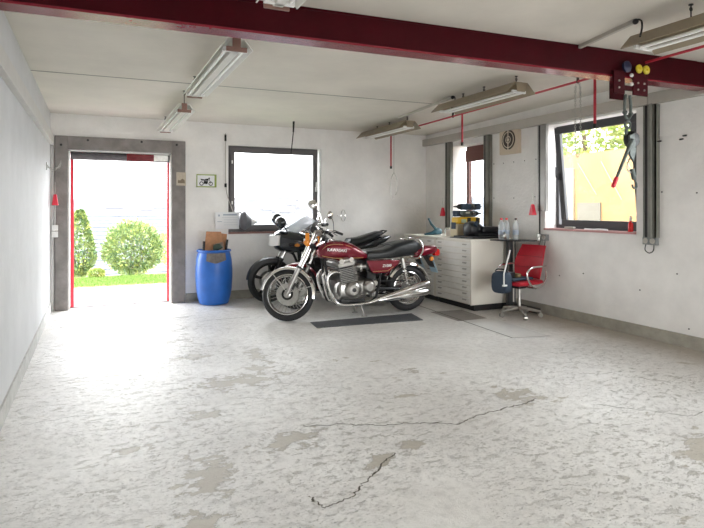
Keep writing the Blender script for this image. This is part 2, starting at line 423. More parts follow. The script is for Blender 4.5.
# drill holes and plugs in the right wall
hole = None
for (y, z) in [(6.94,2.12),(6.716,2.115),(6.49,2.118),(6.261,2.119),(6.034,2.122),(6.94,1.596),(6.486,1.589),(6.054,1.6),(4.124,1.618),(3.736,1.60),(4.394,.52),(3.82,.194),(3.95,.75),(3.5,1.2),(5.2,.62),(5.6,.55)]:
    if hole is None:
        hole = MB().cyl((XR + .002, y, z), (XR - .004, y, z), .008, n=10).build('drill_hole', M_darkslot, WALLR, origin=None)
        y0, z0 = y, z
    else:
        c = hole.copy(); COL.objects.link(c); c.location = (0, y - y0, z - z0)
for (y, z) in [(4.136, 2.172), (3.886, 2.166), (3.85, 2.20)]:
    MB().cyl((XR, y, z), (XR - .05, y, z - .008), .009, n=8).build('bolt', M_darkslot, WALLR)

# trunking along the walls
mb = MB().bb((XR - .08, YF, 2.58), (XR, 4.23, 2.70)); mb.bb((XR - .08, 4.24, 2.58), (XR, YB - .002, 2.70)); 
struct(mb, 'trim_1', M_duct, bevel=.004)
mb = MB().bb((XL, YF, 2.32), (XL + .05, YB - .07, 2.45)); mb.bb((XL, YF, 2.455), (XL + .03, YB - .07, 2.475)); mb.bb((XL, YF, 2.485), (XL + .02, YB - .07, 2.50))
struct(mb, 'trim_2', M_duct2, bevel=.003)
# vertical steel channels
def channel(n, ya, yb, z0, ztop=2.575, cables=False, dep=.06, m=M_post):
    mb = MB(); x = XR - dep
    mb.bb((XR - .004, ya, z0), (XR, yb, ztop)); w = (yb - ya)
    mb.bb((x, yb - w * .12, z0), (XR, yb, ztop)); mb.bb((x, ya, z0), (XR, ya + w * .12, ztop))
    mb.bb((x, ya, z0), (x + .004, ya + w * .66, ztop))
    o = struct(mb, 'trim_%d' % n, m)
    MB().bb((x + .006, ya + w * .62, z0), (x + .012, yb - w * .12, ztop)).build('slot', M_darkslot, o)
    return o
channel(3, 8.03, 8.18, 1.02); channel(4, 6.98, 7.12, 1.02)
channel(5, 5.80, 5.95, 1.40, dep=.05, m=mat('grey_galvanised_channel', (.36, .35, .33), .4, .3, var=.1))
channel(6, 4.15, 4.31, 1.12)
MB().cyl((XR - .085, 4.20, 1.12), (XR - .085, 4.20, 2.58), .016, n=10).build('cable', M_post, bpy.data.objects['trim_6'])

# ------------------------------------------------------------------ door opening
mb = MB(); y = YB - .05
mb.bb((-.52, y, 0), (-.355, YB, 2.46)); mb.bb((1.05, y, 0), (1.25, YB, 2.46)); mb.bb((-.355, y, 2.27), (1.05, YB, 2.46))
surround = struct(mb, 'trim_7', M_frame, bevel=.006)
for x, z in ((-.44, 2.33), (-.1, 2.41), (.62, 2.42), (1.12, 2.40)):
    MB().cyl((x, y, z), (x, y - .012, z), .016, n=12).build('bolt', M_darkslot, surround)
mb = MB().bb((-.36, YB, 0), (-.335, YB + .3, 2.27)); mb.bb((1.03, YB, 0), (1.05, YB + .3, 2.27)); mb.bb((-.36, YB, 2.25), (1.05, YB + .3, 2.27))
struct(mb, 'trim_8', M_white)
mb = MB().bb((XL, YB - .06, 0), (-.53, YB, 2.31)); struct(mb, 'trim_9', M_duct2)
mb = MB().bb((-.33, YB + .13, 0), (-.285, YB + .18, 2.25)); mb.bb((1.0, YB + .13, 0), (1.03, YB + .18, 2.25)); mb.bb((-.33, YB + .13, 2.205), (1.03, YB + .18, 2.25))
d1 = struct(mb, 'door_1', M_redpost)
mb = MB().cyl((-.32, YB + .08, 2.19), (1.02, YB + .08, 2.19), .055, n=20)
rl = mb.build('roller', mat('dark_shutter', (.13, .12, .13), .5, .3, var=.3, vscale=8), d1)
MB().bb((.42, YB + .02, 2.14), (.80, YB + .035, 2.245)).build('red_plate', M_wine2, d1)
MB().bb((.80, YB + .015, 2.15), (1.0, YB + .03, 2.24)).build('steel_plate', M_steel, d1)
mb = MB().bb((-.335, YB + .12, -.005), (1.03, YB + .2, .012)); mb.build('threshold', M_frame, d1)

# ------------------------------------------------------------------ windows
def frame_rect(mb, a, b, c, d, w, dep, P):      # rectangular ring mapped by P(u, v, depth)
    for (u0, u1, v0, v1) in ((a, b, c, c + w), (a, b, d - w, d), (a, a + w, c + w, d - w), (b - w, b, c + w, d - w)):
        vs = [P(u, v, t) for u in (u0, u1) for v in (v0, v1) for t in (0, dep)]
        mb.add(vs, [(0,1,3,2),(4,6,7,5),(0,4,5,1),(2,3,7,6),(0,2,6,4),(1,5,7,3)])
x0, x1, z0, z1 = WINB
w1 = MB(); Py = lambda yy: (lambda u, v, t: V((u, yy + t, v)))
frame_rect(w1, x0, x1 - .03, z0, z1, .055, .06, Py(YB + .07))
W1 = struct(w1, 'window_1', M_winfr2, bevel=.003)
w = MB(); frame_rect(w, x0 + .035, x1 - .055, z0 + .035, z1 - .035, .075, .05, Py(YB + .035)); w.build('window_sash', M_winfr2, W1, bevel=.004)
MB().bb((x0 + .10, YB + .06, z0 + .10), (x1 - .12, YB + .066, z1 - .10)).build('window_pane', M_glass, W1)
MB().bb((x0, YB - .035, z0 - .03), (x1, YB + .07, z0)).build('window_sill', M_silly, W1, bevel=.003)
w = MB().bb((x1 - .095, YB + .01, 1.72), (x1 - .075, YB + .035, 1.80)); w.bb((x1 - .092, YB - .005, 1.75), (x1 - .078, YB + .012, 1.88)); w.build('window_handle', M_white, W1)
w = MB()
for z in (1.5, 2.15): w.cyl((x0 + .065, YB + .02, z), (x0 + .065, YB + .02, z + .05), .011)
w.build('hinge', M_white, W1)

# tilted anthracite window
y0, y1, z0, z1 = WINR
Px = lambda xx: (lambda u, v, t: V((xx + t, u, v)))
w = MB(); frame_rect(w, y0, y1, z0, z1, .05, .06, Px(XR + .20)); W2 = struct(w, 'window_2', M_winfr, bevel=.003)
tilt = .105
Pt = lambda u, v, t: V((XR + .165 - (v - z0) * tilt + t, u, v))
w = MB(); frame_rect(w, y0 + .03, y1 - .14, z0 + .03, z1 - .045, .085, .05, Pt); w.build('window_sash', M_winfr, W2, bevel=.004)
w = MB(); vs = [Pt(u, v, t) for u in (y0 + .1, y1 - .21) for v in (z0 + .1, z1 - .12) for t in (.02, .026)]
w.add(vs, [(0,1,3,2),(4,6,7,5),(0,4,5,1),(2,3,7,6),(0,2,6,4),(1,5,7,3)]).build('window_pane', M_glass, W2)
c = Pt(y1 - .165, 1.86, 0); w = MB().box(c + V((-.01, 0, 0)), (.02, .03, .09)); w.curve([c + V((-.02, 0, 0)), c + V((-.055, 0, .0)), c + V((-.06, 0, .07)), c + V((-.06, 0, .13))], .009); w.build('window_handle', M_winfr, W2)
MB().bb((XR - .03, y0, z0 - .025), (XR + .2, y1, z0)).build('window_sill', mat('pink_red_sill', (.50, .25, .24), .5), W2, bevel=.002)
# small window behind the cabinet
y0, y1, z0, z1 = WINS
w = MB(); frame_rect(w, y0, y1 - .14, z0, z1, .07, .06, Px(XR + .22)); W3 = struct(w, 'window_3', M_winfr3, bevel=.003)
w = MB().bb((XR + .2, y0, z1 - .26), (XR + .22, y1 - .14, z1 - .06)); w.build('top_rail', M_winfr3, W3)
MB().bb((XR + .24, y0 + .05, z0 + .05), (XR + .246, y1 - .19, z1 - .25)).build('window_pane', M_glass, W3)
y0, y1, z0, z1 = WINN
w = MB(); frame_rect(w, y0, y1, z0, z1, .08, .06, Px(XR + .2)); W4 = struct(w, 'added_window', M_winfr, bevel=.003)
MB().bb((XR + .22, y0 + .07, z0 + .07), (XR + .226, y1 - .07, z1 - .07)).build('window_pane', M_glass, W4)

# ------------------------------------------------------------------ steel beam
mb = MB(); BY = 3.6
bt = thing('steel_beam', 'dark red steel girder spanning the ceiling from wall to wall', 'beam', (2.5, BY, 2.62))
n = 12
def strip(mb, y0, y1, za, zb):
    rings = []
    for i in range(n + 1):
        x = XL + (XR - XL) * i / n; yo = .05 - .11 * i / n; dz = -.012 + .03 * i / n
        lo = za(x) + dz if callable(za) else za + dz; hi = zb(x) if callable(zb) else zb + dz
        rings.append([V((x, y0 + yo, lo)), V((x, y1 + yo, lo)), V((x, y1 + yo, hi)), V((x, y0 + yo, hi))])
    mb.loft(rings)
strip(mb, BY + .004, BY + .016, 2.615, lambda x: ceil_z(x, BY) + .0)
mb.build('web', M_beam, bt, flat=True)
mb = MB(); strip(mb, BY - .012, BY + .14, 2.600, 2.616); mb.build('bottom_flange', M_flange, bt, flat=True)
mb = MB(); strip(mb, BY - .002, BY + .14, lambda x: ceil_z(x, BY) - .016, lambda x: ceil_z(x, BY) + .02); mb.build('top_flange', M_beam, bt, flat=True)
mb = MB().bb((XR - .03, BY - .09, 2.62), (XR, BY + .05, 2.95)); mb.build('end_plate', M_post, bt)

# ------------------------------------------------------------------ ceiling lamps
def lamp(x, ya, yb, z, label, housing, group, style):
    t = thing('fluorescent_lamp', label, 'ceiling lamp', (x, (ya + yb) / 2, z), group)
    if style == 'white':
        prof = [(-.125, 0), (-.118, -.004), (-.055, .075), (.055, .075), (.118, -.004), (.125, 0), (.06, .085), (-.06, .085)]
        mb = MB(); mb.loft([[V((x + a, yy, z + b)) for a, b in prof] for yy in (ya, yb)]); mb.build('reflector', housing, t)
        mb = MB().bb((x - .03, ya + .01, z - .012), (x + .03, yb - .01, z + .076)); mb.build('ballast_box', M_lampw, t, bevel=.004)
    else:
        prof = [(-.19, -.012), (-.185, -.016), (-.075, .085), (.075, .085), (.185, -.016), (.19, -.012), (.08, .096), (-.08, .096)]
        mb = MB(); mb.loft([[V((x + a, yy, z + b)) for a, b in prof] for yy in (ya, yb)]); mb.build('reflector', housing, t)
        mb = MB(); mb.bb((x - .035, ya + .02, z + .02), (x + .035, yb - .02, z + .078)); mb.build('ballast_box', M_lampb, t)
        for yy in (ya + .004, yb - .01): MB().poly([(x - .07, yy, z + .086), (x + .07, yy, z + .086), (x + .05, yy, z + .0), (x - .05, yy, z + .0)], (0, .006, 0)).build('end_plate', M_lampb, t)
    for sx in (-1, 1):
        q = sx * (.062 if style == 'white' else .05); zt = z + .008 if style == 'white' else z - .002
        mb = MB().cyl((x + q, ya + .06, zt), (x + q, yb - .06, zt), .0135, n=12); mb.build('tube', M_tube, t)
    for yy in (ya + .045, yb - .045): MB().bb((x - .09, yy - .012, z - .012), (x + .09, yy + .012, z + .02)).build('lamp_holder', M_white, t, bevel=.003)
    if style == 'white':
        for yy in (ya - .012, yb + .004):
            mb = MB().bb((x - .03, yy, z - .015), (x + .03, yy + .008, z + .085)); mb.bb((x - .075, yy - .004, z - .02), (x + .075, yy + .012, z + .012))
            mb.build('end_bracket', M_brown, t)
        hooks = (ya, yb)
    else: hooks = (ya + .08, (ya + yb) / 2 - .1, yb - .42)
    for yy in hooks:
        zc = ceil_z(x, yy)
        mb = MB().cyl((x, yy, z + .075), (x, yy, zc + .003), .005, n=6)
        mb.torus((x, yy, zc - .035), (0, 1, 0), .014, .003, 12, 5); mb.cyl((x, yy, zc - .008), (x, yy, zc + .004), .016, n=8)
        mb.build('hook', M_dark, t)
    return t
GA, GB = 'white fluorescent lamps on the left', 'beige fluorescent lamps on the right'
lamp(.93, 4.05, 5.93, 2.60, 'white twin-tube lamp hanging just behind the red beam on the left', M_lampw, GA, 'white')
lamp(.93, 6.68, 8.60, 2.565, 'white twin-tube lamp hanging in front of the doorway, nearest the back wall', M_lampw, GA, 'white')
lamp(.94, 1.1, 3.08, 2.60, 'white twin-tube lamp whose end shows in front of the red beam at the top edge', M_lampw, GA, 'white')
lamp(4.23, 7.18, 8.66, 2.64, 'beige reflector lamp hanging furthest back, before the bare back wall', M_lampb, GB, 'beige')
lamp(4.04, 4.58, 6.02, 2.66, 'beige reflector lamp hanging just behind the red beam', M_lampb, GB, 'beige')
lamp(3.76, 1.40, 2.98, 2.65, 'beige reflector lamp at the top right corner in front of the red beam', M_lampb, GB, 'beige')
# cable trunking under the ceiling between the beige lamps
for (a, b, lab, sg) in (((4.12, 7.30), (3.99, 5.75), 'thin grey cable duct on the ceiling between the two rear beige lamps', 0), ((3.80, 3.60), (3.66, 2.92), 'thin grey cable duct on the ceiling in front of the red beam', 1)):
    za, zb = ceil_z(*a), ceil_z(*b)
    mb = MB(); d = (V((*b, zb)) - V((*a, za))).normalized(); s = d.cross(V((0, 0, 1))) * .017
    rings = [[p - s, p + s, p + s + V((0, 0, -.03)), p - s + V((0, 0, -.03))] for p in (V((*a, za)), V((*b, zb)))]
    mb.loft(rings); o = mb.build('cable_duct', M_duct, bevel=.003); tag(o, lab, 'cable duct', 'cable ducts on the ceiling')
    e = V((*b, zb - .03)); k = MB().curve([e + V((0, -.02, .02)), e + V((0, -.05, .0)), e + V((-.02, -.07, -.06)), e + V((-.08, -.10, -.14))], .007, 6)
    k.sph(e + V((0, 0, .01)), .022); k.build('cable', M_dark, o)

# ------------------------------------------------------------------ red compressed-air pipe with its drops
PX = 4.6
def pz(y): return ceil_z(PX, y) - .075
ap = thing('air_pipe', 'thin red air pipe running under the ceiling with three drop pipes', 'pipe', (PX, 5, pz(5)))
mb = MB().tube([(PX, yy, pz(yy)) for yy in (2.0, 2.6, 3.2, 3.594)], .0125, 8); mb.build('pipe_run', M_redpipe, ap)
mb = MB().tube([(PX, yy, pz(yy)) for yy in (3.63, 4.5, 5.5, 6.5, 7.5, 8.46)], .0125, 8); mb.build('pipe_run', M_redpipe, ap)
for yy, zb in ((4.14, 2.29), (6.40, 2.34), (8.45, 2.15)):
    mb = MB().cyl((PX, yy, pz(yy)), (PX, yy, zb), .014, n=8); mb.sph((PX, yy, pz(yy)), .019); d = mb.build('drop_pipe', M_redpipe, ap)
    MB().cyl((PX, yy, zb - .035), (PX, yy, zb + .01), .019, n=10).build('end_cap', M_dark, d)
for yy in (4.36, 6.62, 8.2):
    mb = MB().bb((PX - .012, yy - .008, pz(yy)), (PX + .012, yy + .008, ceil_z(PX, yy) + .003)); mb.torus((PX, yy, pz(yy)), (0, 1, 0), .017, .005, 14, 6)
    mb.build('pipe_clip', M_dark, ap)

# chain loop beside the tilted window
def chain_mb(pts, r=.008, L=.032, n=4):
    mb = MB(); P = smooth(pts, 10); d = 0; i = 0; flip = 0; acc = [P[0]]
    for a, b in zip(P, P[1:]):
        seg = (b - a).length; t = L * .72 - d
        while t < seg:
            c = a.lerp(b, t / seg); dr = (b - a).normalized(); u = dr.orthogonal().normalized()
            if flip: u = dr.cross(u)
            ring = [c + dr * (L / 2 * math.cos(q)) + u * (r * math.sin(q)) for q in [2 * PI * k / 8 for k in range(8)]]
            mb.tube(ring, .0028, n, False, True); flip ^= 1; t += L * .72
        d = (d + seg) % (L * .72)
    return mb
yc = 4.36; zc = pz(yc) - .02
mb = chain_mb([(PX - .02, yc, zc), (PX - .035, yc, zc - .1), (PX - .035, yc, 2.10), (PX - .012, yc, 1.985), (PX + .018, yc, 2.02), (PX + .035, yc, 2.2), (PX + .035, yc, zc - .1), (PX + .02, yc, zc)])
tag(mb.build('chain', M_steel), 'thin steel chain loop hanging in front of the tilted window', 'chain')
# wire loops by the back wall
mb = MB().tube([(PX + .03, 8.40, pz(8.4)), (PX + .03, 8.40, 2.05)], .005, 6)
mb.curve([(PX + .03, 8.40, 2.05), (PX - .03, 8.4, 1.92), (PX - .03, 8.4, 1.72), (PX + .0, 8.4, 1.60)], .006, 6)
mb.curve([(PX + .03, 8.40, 2.05), (PX + .09, 8.4, 1.92), (PX + .09, 8.4, 1.74), (PX + .06, 8.4, 1.66)], .006, 6)
tag(mb.build('wire_loop', M_steel), 'thin wire with an open loop hanging before the bare back wall', 'wire')
mb = MB().cyl((2.80, 8.3, ceil_z(2.8, 8.3)), (2.795, 8.3, 2.62), .017, .012, 8); mb.cyl((2.795, 8.3, 2.62), (2.76, 8.3, 2.30), .008, n=6); mb.sph((2.76, 8.3, 2.30), .014)
tag(mb.build('hanging_rod', M_dark), 'short thin rod hanging from the ceiling before the back window', 'rod')
# cable with plug left of the back window
mb = MB(); yw = YB - .02
mb.curve([(1.865, yw, 2.62), (1.865, yw, 2.2), (1.868, yw, 1.82), (1.90, yw, 1.62), (1.97, yw, 1.42), (2.02, yw, 1.26)], .006, 6)
o = tag(mb.build('cable', M_duct), 'thin grey cable running down the wall left of the back window', 'cable')
MB().cyl((1.865, yw, 2.50), (1.865, yw, 2.60), .016, n=10).build('connector', M_dark, o)
MB().cyl((1.867, yw, 1.77), (1.867, yw, 1.83), .018, n=10).build('switch', M_dark, o)

# ------------------------------------------------------------------ trolley and lever hoist on the beam
tx, ty = 4.365, BY - .02
t = thing('beam_trolley', 'dark red trolley with yellow wheels riding on the beam flange', 'trolley', (tx, ty, 2.45))
for sx, wd in ((-.155, .14), (.115, .19)):
    mb = MB().bb((tx + sx - wd / 2, ty - .06, 2.46), (tx + sx + wd / 2, ty - .045, 2.66)); p = mb.build('side_plate', M_beam, t, bevel=.004)
    mb = MB()
    for bx in ((-.01,) if sx < 0 else (-.04, .04)):
        for bz in (2.51, 2.57): mb.cyl((tx + sx + bx, ty - .06, bz), (tx + sx + bx, ty - .07, bz), .009, n=8)
    mb.build('bolt', M_steel, p)
mb = MB().bb((tx - .21, ty - .05, 2.50), (tx + .20, ty - .02, 2.54)); mb.build('cross_bar', M_beam, t)
mb = MB().bb((tx + .02, ty + .185, 2.47), (tx + .20, ty + .20, 2.74)); mb.build('rear_plate', M_beam, t)
for wx in (.105, .20):
    mb = MB().lathe((tx + wx - .01, ty - .052, 2.70), (0, -1, 0), [(.018, 0), (.040, .002), (.040, .012), (.030, .02), (.012, .022), (.012, .03)], 20); mb.build('wheel', mat('yellow_wheel_paint', (.62, .50, .02), .45, var=.2, vscale=20), t)
    MB().cyl((tx + wx - .01, ty - .055, 2.71), (tx + wx - .01, ty - .055, 2.64), .008, n=6).build('wheel_arm', M_beam, t)
mb = MB().lathe((tx - .075, ty - .06, 2.70), (0, -1, 0), [(.02, 0), (.05, 0), (.05, .02), (.02, .03)], 18); mb.build('brake_disc', mat('dark_blue_steel', (.012, .015, .05), .4), t)
for z in (2.63, 2.55): MB().sph((tx - .015, ty - .07, z), .017).build('lamp_stud', M_white, t)
# hoist
hx = tx + .02
t = thing('lever_hoist', 'black lever hoist with red grip hanging from the beam trolley', 'hoist', (hx, ty, 1.62))
mb = MB()
for s in (-.028, .028): mb.curve([(hx + s, ty, 2.47), (hx + s * 1.4, ty, 2.36), (hx + s * 1.1, ty, 2.28), (hx, ty, 2.25)], .013, 8)
mb.torus((hx, ty, 2.20), (0, 1, 0), .032, .011, 18, 8); mb.sph((hx - .035, ty, 2.31), .022); mb.sph((hx + .04, ty, 2.30), .022); mb.build('shackle', M_ggreen, t)
mb = MB().curve([(hx + .0, ty, 2.18), (hx - .02, ty, 2.13), (hx + .02, ty, 2.08)], .014, 8); mb.build('top_hook', M_ggreen, t)
mb = MB().lathe((hx + .05, ty + .035, 2.07), (0, -1, 0), [(.05, 0), (.075, .01), (.078, .05), (.06, .075), (.03, .08)], 24); mb.build('ratchet_body', M_black, t)
mb = MB().poly([(hx - .03, ty - .03, 2.10), (hx + .03, ty - .03, 2.12), (hx + .05, ty - .03, 1.96), (hx + .02, ty - .03, 1.86), (hx - .03, ty - .03, 1.92)], (0, -.02, 0)); mb.build('frame_plate', M_ggreen, t, bevel=.004)
a, b = V((hx - .0, ty - .045, 2.06)), V((4.14, ty - .05, 1.63)); c = a.lerp(b, .80)
mb = MB().tube([a, a.lerp(b, .3), c], [.022, .016, .013], 10); lv = mb.build('lever', M_ggreen, t)
MB().tube([c, c.lerp(b, .1), c.lerp(b, .9), b], [.014, .019, .019, .014], 12).build('grip', M_redpost, lv)
mb = MB().curve([(hx + .03, ty, 1.90), (hx - .005, ty, 1.84), (hx + .0, ty, 1.79), (hx + .06, ty, 1.76)], .006, 6); mb.build('cable', M_steel, t)
mb = MB().cyl((hx + .055, ty, 1.80), (hx + .085, ty, 1.71), .022, n=10); mb.curve([(hx + .085, ty, 1.71), (hx + .115, ty, 1.66), (hx + .105, ty, 1.625), (hx + .07, ty, 1.635), (hx + .062, ty, 1.66)], .010, 8); mb.build('lower_hook', M_ggreen, t)

# ------------------------------------------------------------------ back wall: picture, notice, hooks and sockets
yw = YB - .001
t = thing('framed_picture', 'small green-framed picture of a black motorcycle on the white back wall', 'picture', (1.575, yw, 1.76))
MB().bb((1.43, yw - .012, 1.77), (1.72, yw, 1.955)).build('backing', M_paper, t)
mb = MB().bb((1.42, yw - .018, 1.765), (1.725, yw, 1.78)); mb.bb((1.42, yw - .018, 1.95), (1.725, yw, 1.965)); mb.bb((1.42, yw - .018, 1.765), (1.432, yw, 1.965)); mb.bb((1.695, yw - .018, 1.765), (1.725, yw, 1.965))
mb.build('frame', M_green, t)
mb = MB()
for x in (1.495, 1.635): mb.torus((x, yw - .014, 1.822), (0, 1, 0), .027, .006, 24, 6)
mb.poly([(1.49, yw - .013, 1.87), (1.60, yw - .013, 1.865), (1.605, yw - .013, 1.90), (1.56, yw - .013, 1.895), (1.545, yw - .013, 1.885), (1.48, yw - .013, 1.895)], (0, -.003, 0))
mb.poly([(1.53, yw - .013, 1.82), (1.585, yw - .013, 1.815), (1.595, yw - .013, 1.86), (1.53, yw - .013, 1.865)], (0, -.003, 0))
mb.tube([(1.635, yw - .015, 1.822), (1.61, yw - .015, 1.90)], .004, 6); mb.cyl((1.612, yw - .013, 1.905), (1.612, yw - .017, 1.905), .012, n=12); mb.build('motorcycle_print', M_dark, t)
t = thing('notice', 'small beige notice card fixed to the right door surround', 'notice', (1.185, YB - .051, 1.78))
MB().bb((1.115, YB - .056, 1.785), (1.255, YB - .05, 1.985)).build('card', mat('beige_card', (.55, .48, .38), .7, var=.15, vscale=30), t)
mb = MB().poly([(1.135, YB - .0565, 1.82), (1.24, YB - .0565, 1.82), (1.235, YB - .0565, 1.87), (1.20, YB - .0565, 1.89), (1.17, YB - .0565, 1.86), (1.14, YB - .0565, 1.87)], (0, -.001, 0)); mb.build('print', mat('brown_ink', (.22, .17, .12), .7), t)
t = thing('wall_notice', 'white printed sheet left of the grey lamp, under the window corner', 'notice', (1.885, YB - .06, 1.10))
MB().bb((1.70, YB - .06, 1.11), (2.07, YB - .045, 1.375)).build('sheet', M_paper, t)
mb = MB().bb((1.82, YB - .062, 1.325), (2.04, YB - .060, 1.345)); mb.bb((1.745, YB - .062, 1.31), (1.765, YB - .060, 1.34)); mb.bb((1.73, YB - .062, 1.225), (1.80, YB - .06, 1.232)); mb.build('heading', mat('pale_blue_ink', (.30, .36, .45), .6), t)
mb = MB().bb((1.80, YB - .0615, 1.29), (2.05, YB - .060, 1.294)); 
for z in (1.255, 1.215, 1.175): mb.bb((1.83, YB - .0615, z), (2.05, YB - .060, z + .004))
mb.build('ruled_line', mat('faint_ink', (.5, .53, .58), .6), t)
t = thing('work_lamp', 'grey conical lamp shade with a white mouth beside the back window sill', 'lamp', (2.14, YB - .12, 1.10))
rg = []
for k, (x, r) in enumerate([(2.06, .02), (2.065, .045), (2.09, .125), (2.14, .155), (2.21, .10), (2.235, .08)]):
    rg.append([V((x, YB - .13 + r * math.cos(q), 1.225 + (.02 if r > .1 else 0) + r * 1.0 * math.sin(q))) for q in [2 * PI * j / 24 for j in range(24)]])
MB().loft(rg).build('shade', mat('slate_grey_shade', (.12, .125, .14), .45), t)
MB().lathe((2.215, YB - .13, 1.225), (1, .0, -.05), [(.07, 0), (.05, .06), (.015, .125), (.01, .13)], 20).build('diffuser', M_white, t)
MB().cyl((2.12, YB - .13, 1.335), (2.095, YB - .01, 1.38), .012, n=8).build('arm', M_dark, t)

# left corner: wire hooks, red tapered holder, switches
mb = MB().bb((XL, 8.15, 1.93), (XL + .01, 8.19, 2.03))
for k in range(3): mb.curve([(XL + .01, 8.17, 1.98 + .02 * (k - 1)), (XL + .08, 8.16 - .03 * k, 1.97 - .03 * k), (XL + .15, 8.15, 1.96 + .02 * k), (XL + .17, 8.14, 2.02 + .02 * k)], .004, 6)
tag(mb.build('wire_hook', M_steel), 'bent wire coat hook on the left wall beside the doorway', 'hook')
def red_holder(x, y, z, axis, lab):
    t = thing('pendant_holder', lab, 'pendant', (x, y, z), 'red tapered pendants on the walls')
    w1, w0 = .040, .018
    mb = MB().loft([[V((x + a * (w1 if zz == 0 else w0), y + b * (w1 if zz == 0 else w0), z + zz)) for a, b in ((-1, -1), (1, -1), (1, 1), (-1, 1))] for zz in (0, .15)])
    mb.build('holder', M_redpost, t, bevel=.008)
    MB().cyl((x, y, z + .14), (x, y, z + .32), .005, n=6).build('cord', M_steel, t)
    return t
red_holder(-.50, 8.62, 1.48, 0, 'red tapered pendant hanging in the left corner beside the doorway')
red_holder(5.50, 8.22, 1.30, 1, 'red tapered pendant at the far end of the cabinet, by the back corner')
red_holder(5.47, 5.98, 1.345, 1, 'red tapered pendant on the right wall above the red chair')
MB_ = MB().cyl((-.515, 8.83, 1.20), (-.515, 8.83, 1.75), .008, n=6)
for z in (1.035, 1.125): MB_.bb((-.555, 8.80, z), (-.475, 8.834, z + .082))
o = tag(MB_.build('light_switch', M_white, bevel=.004), 'pair of white switches on the post left of the doorway', 'switch')

def socket(x, y, z, lab, n=2):
    t = thing('power_socket', lab, 'socket', (x, y, z), 'grey sockets on the right wall')
    for k in range(n):
        yy = y + (k - (n - 1) / 2) * .085
        mb = MB().bb((x - .055, yy - .04, z), (x, yy + .04, z + .085)); mb.build('socket_box', mat('grey_socket_plastic', (.22, .23, .23), .5), t, bevel=.006)
        MB().lathe((x - .055, yy, z + .043), (-1, 0, 0), [(.03, 0), (.03, .008), (.022, .008), (.022, .002)], 18).build('socket_lid', M_duct, t)
    mb = MB().curve([(x - .04, y - .05, z), (x - .05, y - .05, z - .06), (x - .05, y, z - .09), (x - .05, y + .05, z - .06), (x - .04, y + .05, z)], .006, 6); mb.build('cable', M_dark, t)
    return t
socket(XR, 4.24, 1.04, 'grey double socket at the foot of the channel right of the tilted window')
t = socket(XR, 5.87, 1.00, 'grey socket cluster with coiled cable below the channel above the chair', 2)
mb = MB()
for k in range(3): mb.torus((XR - .09, 5.86 + .01 * k, 1.03), (.6, -.8, .1 * k), .05 + .01 * k, .006, 20, 6)
mb.build('cable_coil', M_steel, t)
mb = MB().cyl((XR - .03, 5.93, 1.08), (XR - .03, 5.93, 1.62), .011, n=8)
tag(mb.build('conduit', M_dark), 'thin black conduit rising from the socket cluster above the chair', 'conduit')

# round ventilation grille picture on the right wall
t = thing('wall_vent', 'cream square wall vent with a dark round slotted grille', 'vent', (XR, 6.535, 2.235))
MB().bb((XR - .06, 6.33, 2.235), (XR, 6.74, 2.655)).build('housing', mat('cream_vent_plastic', (.62, .52, .40), .5), t, bevel=.006)
MB().lathe((XR - .06, 6.535, 2.445), (-1, 0, 0), [(.145, 0), (.145, .004), (.13, .008)], 36).build('grille', mat('dark_brown_grille', (.05, .035, .025), .5), t)
mb = MB()
for q in (.05, .115): mb.torus((XR - .068, 6.535, 2.445), (1, 0, 0), q, .006, 36, 6)
mb.lathe((XR - .066, 6.535, 2.445), (-1, 0, 0), [(.022, 0), (.022, .008), (.01, .014)], 16); mb.bb((XR - .074, 6.528, 2.30), (XR - .066, 6.542, 2.59)); mb.build('grille_ring', mat('cream_grille', (.70, .62, .50), .5), t)

# things on the sill of the tilted window
t = thing('spray_bottle', 'small red bottle at the right end of the tilted window sill', 'bottle', (XR + .03, 4.54, 1.17))
MB().lathe((XR + .03, 4.54, 1.17), (0, 0, 1), [(.026, 0), (.028, .01), (.028, .09), (.012, .115), (.012, .13)], 18).build('body', M_redlens, t)
MB().lathe((XR + .03, 4.54, 1.30), (0, 0, 1), [(.014, 0), (.014, .03), (.008, .05)], 14).build('cap', M_white, t)
mb = MB().box((XR + .03, 5.45, 1.185), (.06, .13, .03), Matrix.Rotation(.3, 3, 'Z')); tag(mb.build('small_box', M_duct, bevel=.006), 'small grey box at the left end of the tilted window sill', 'box')
mb = MB().curve([(XR + .02, 4.85, 1.178), (XR + .01, 4.97, 1.182), (XR + .04, 5.08, 1.176), (XR + .02, 5.2, 1.18)], .010, 8); tag(mb.build('rag', M_paper), 'thin white rolled rag in the middle of the tilted window sill', 'rag')

# ------------------------------------------------------------------ blue drum with rubbish
bx, by = 1.63, 8.58
t = thing('plastic_drum', 'tall blue open plastic drum standing by the back wall', 'drum', (bx, by, 0))
mb = MB().lathe((bx, by, 0), (0, 0, 1), [(.19, 0), (.215, .012), (.24, .10), (.262, .22), (.272, .40), (.272, .52), (.262, .66), (.245, .75), (.228, .79), (.228, .80), (.212, .80), (.225, .72), (.24, .5), (.23, .1), (.15, .03)], 44)
mb.build('drum_body', M_blue, t)
MB().torus((bx, by, .80), (0, 0, 1), .238, .018, 44, 10).build('rim', M_blue, t)
mb = MB(); vs = []; nn = 14                                   # the torn grey-brown label under the rim
for j in range(5):
    for i in range(nn + 1):
        a = -PI / 2 - .62 + 1.15 * i / nn; z = .775 - (.15 * (1 - .55 * abs(i / nn - .45)) ) * j / 4
        prof = [(.22, .10), (.262, .66), (.246, .75), (.2315, .79)]; r = .2465 + (.775 - z) * .16
        vs.append(V((bx + (r + .003) * math.cos(a), by + (r + .003) * math.sin(a), z)))
mb.add(vs, [(j * (nn + 1) + i, j * (nn + 1) + i + 1, (j + 1) * (nn + 1) + i + 1, (j + 1) * (nn + 1) + i) for j in range(4) for i in range(nn)])
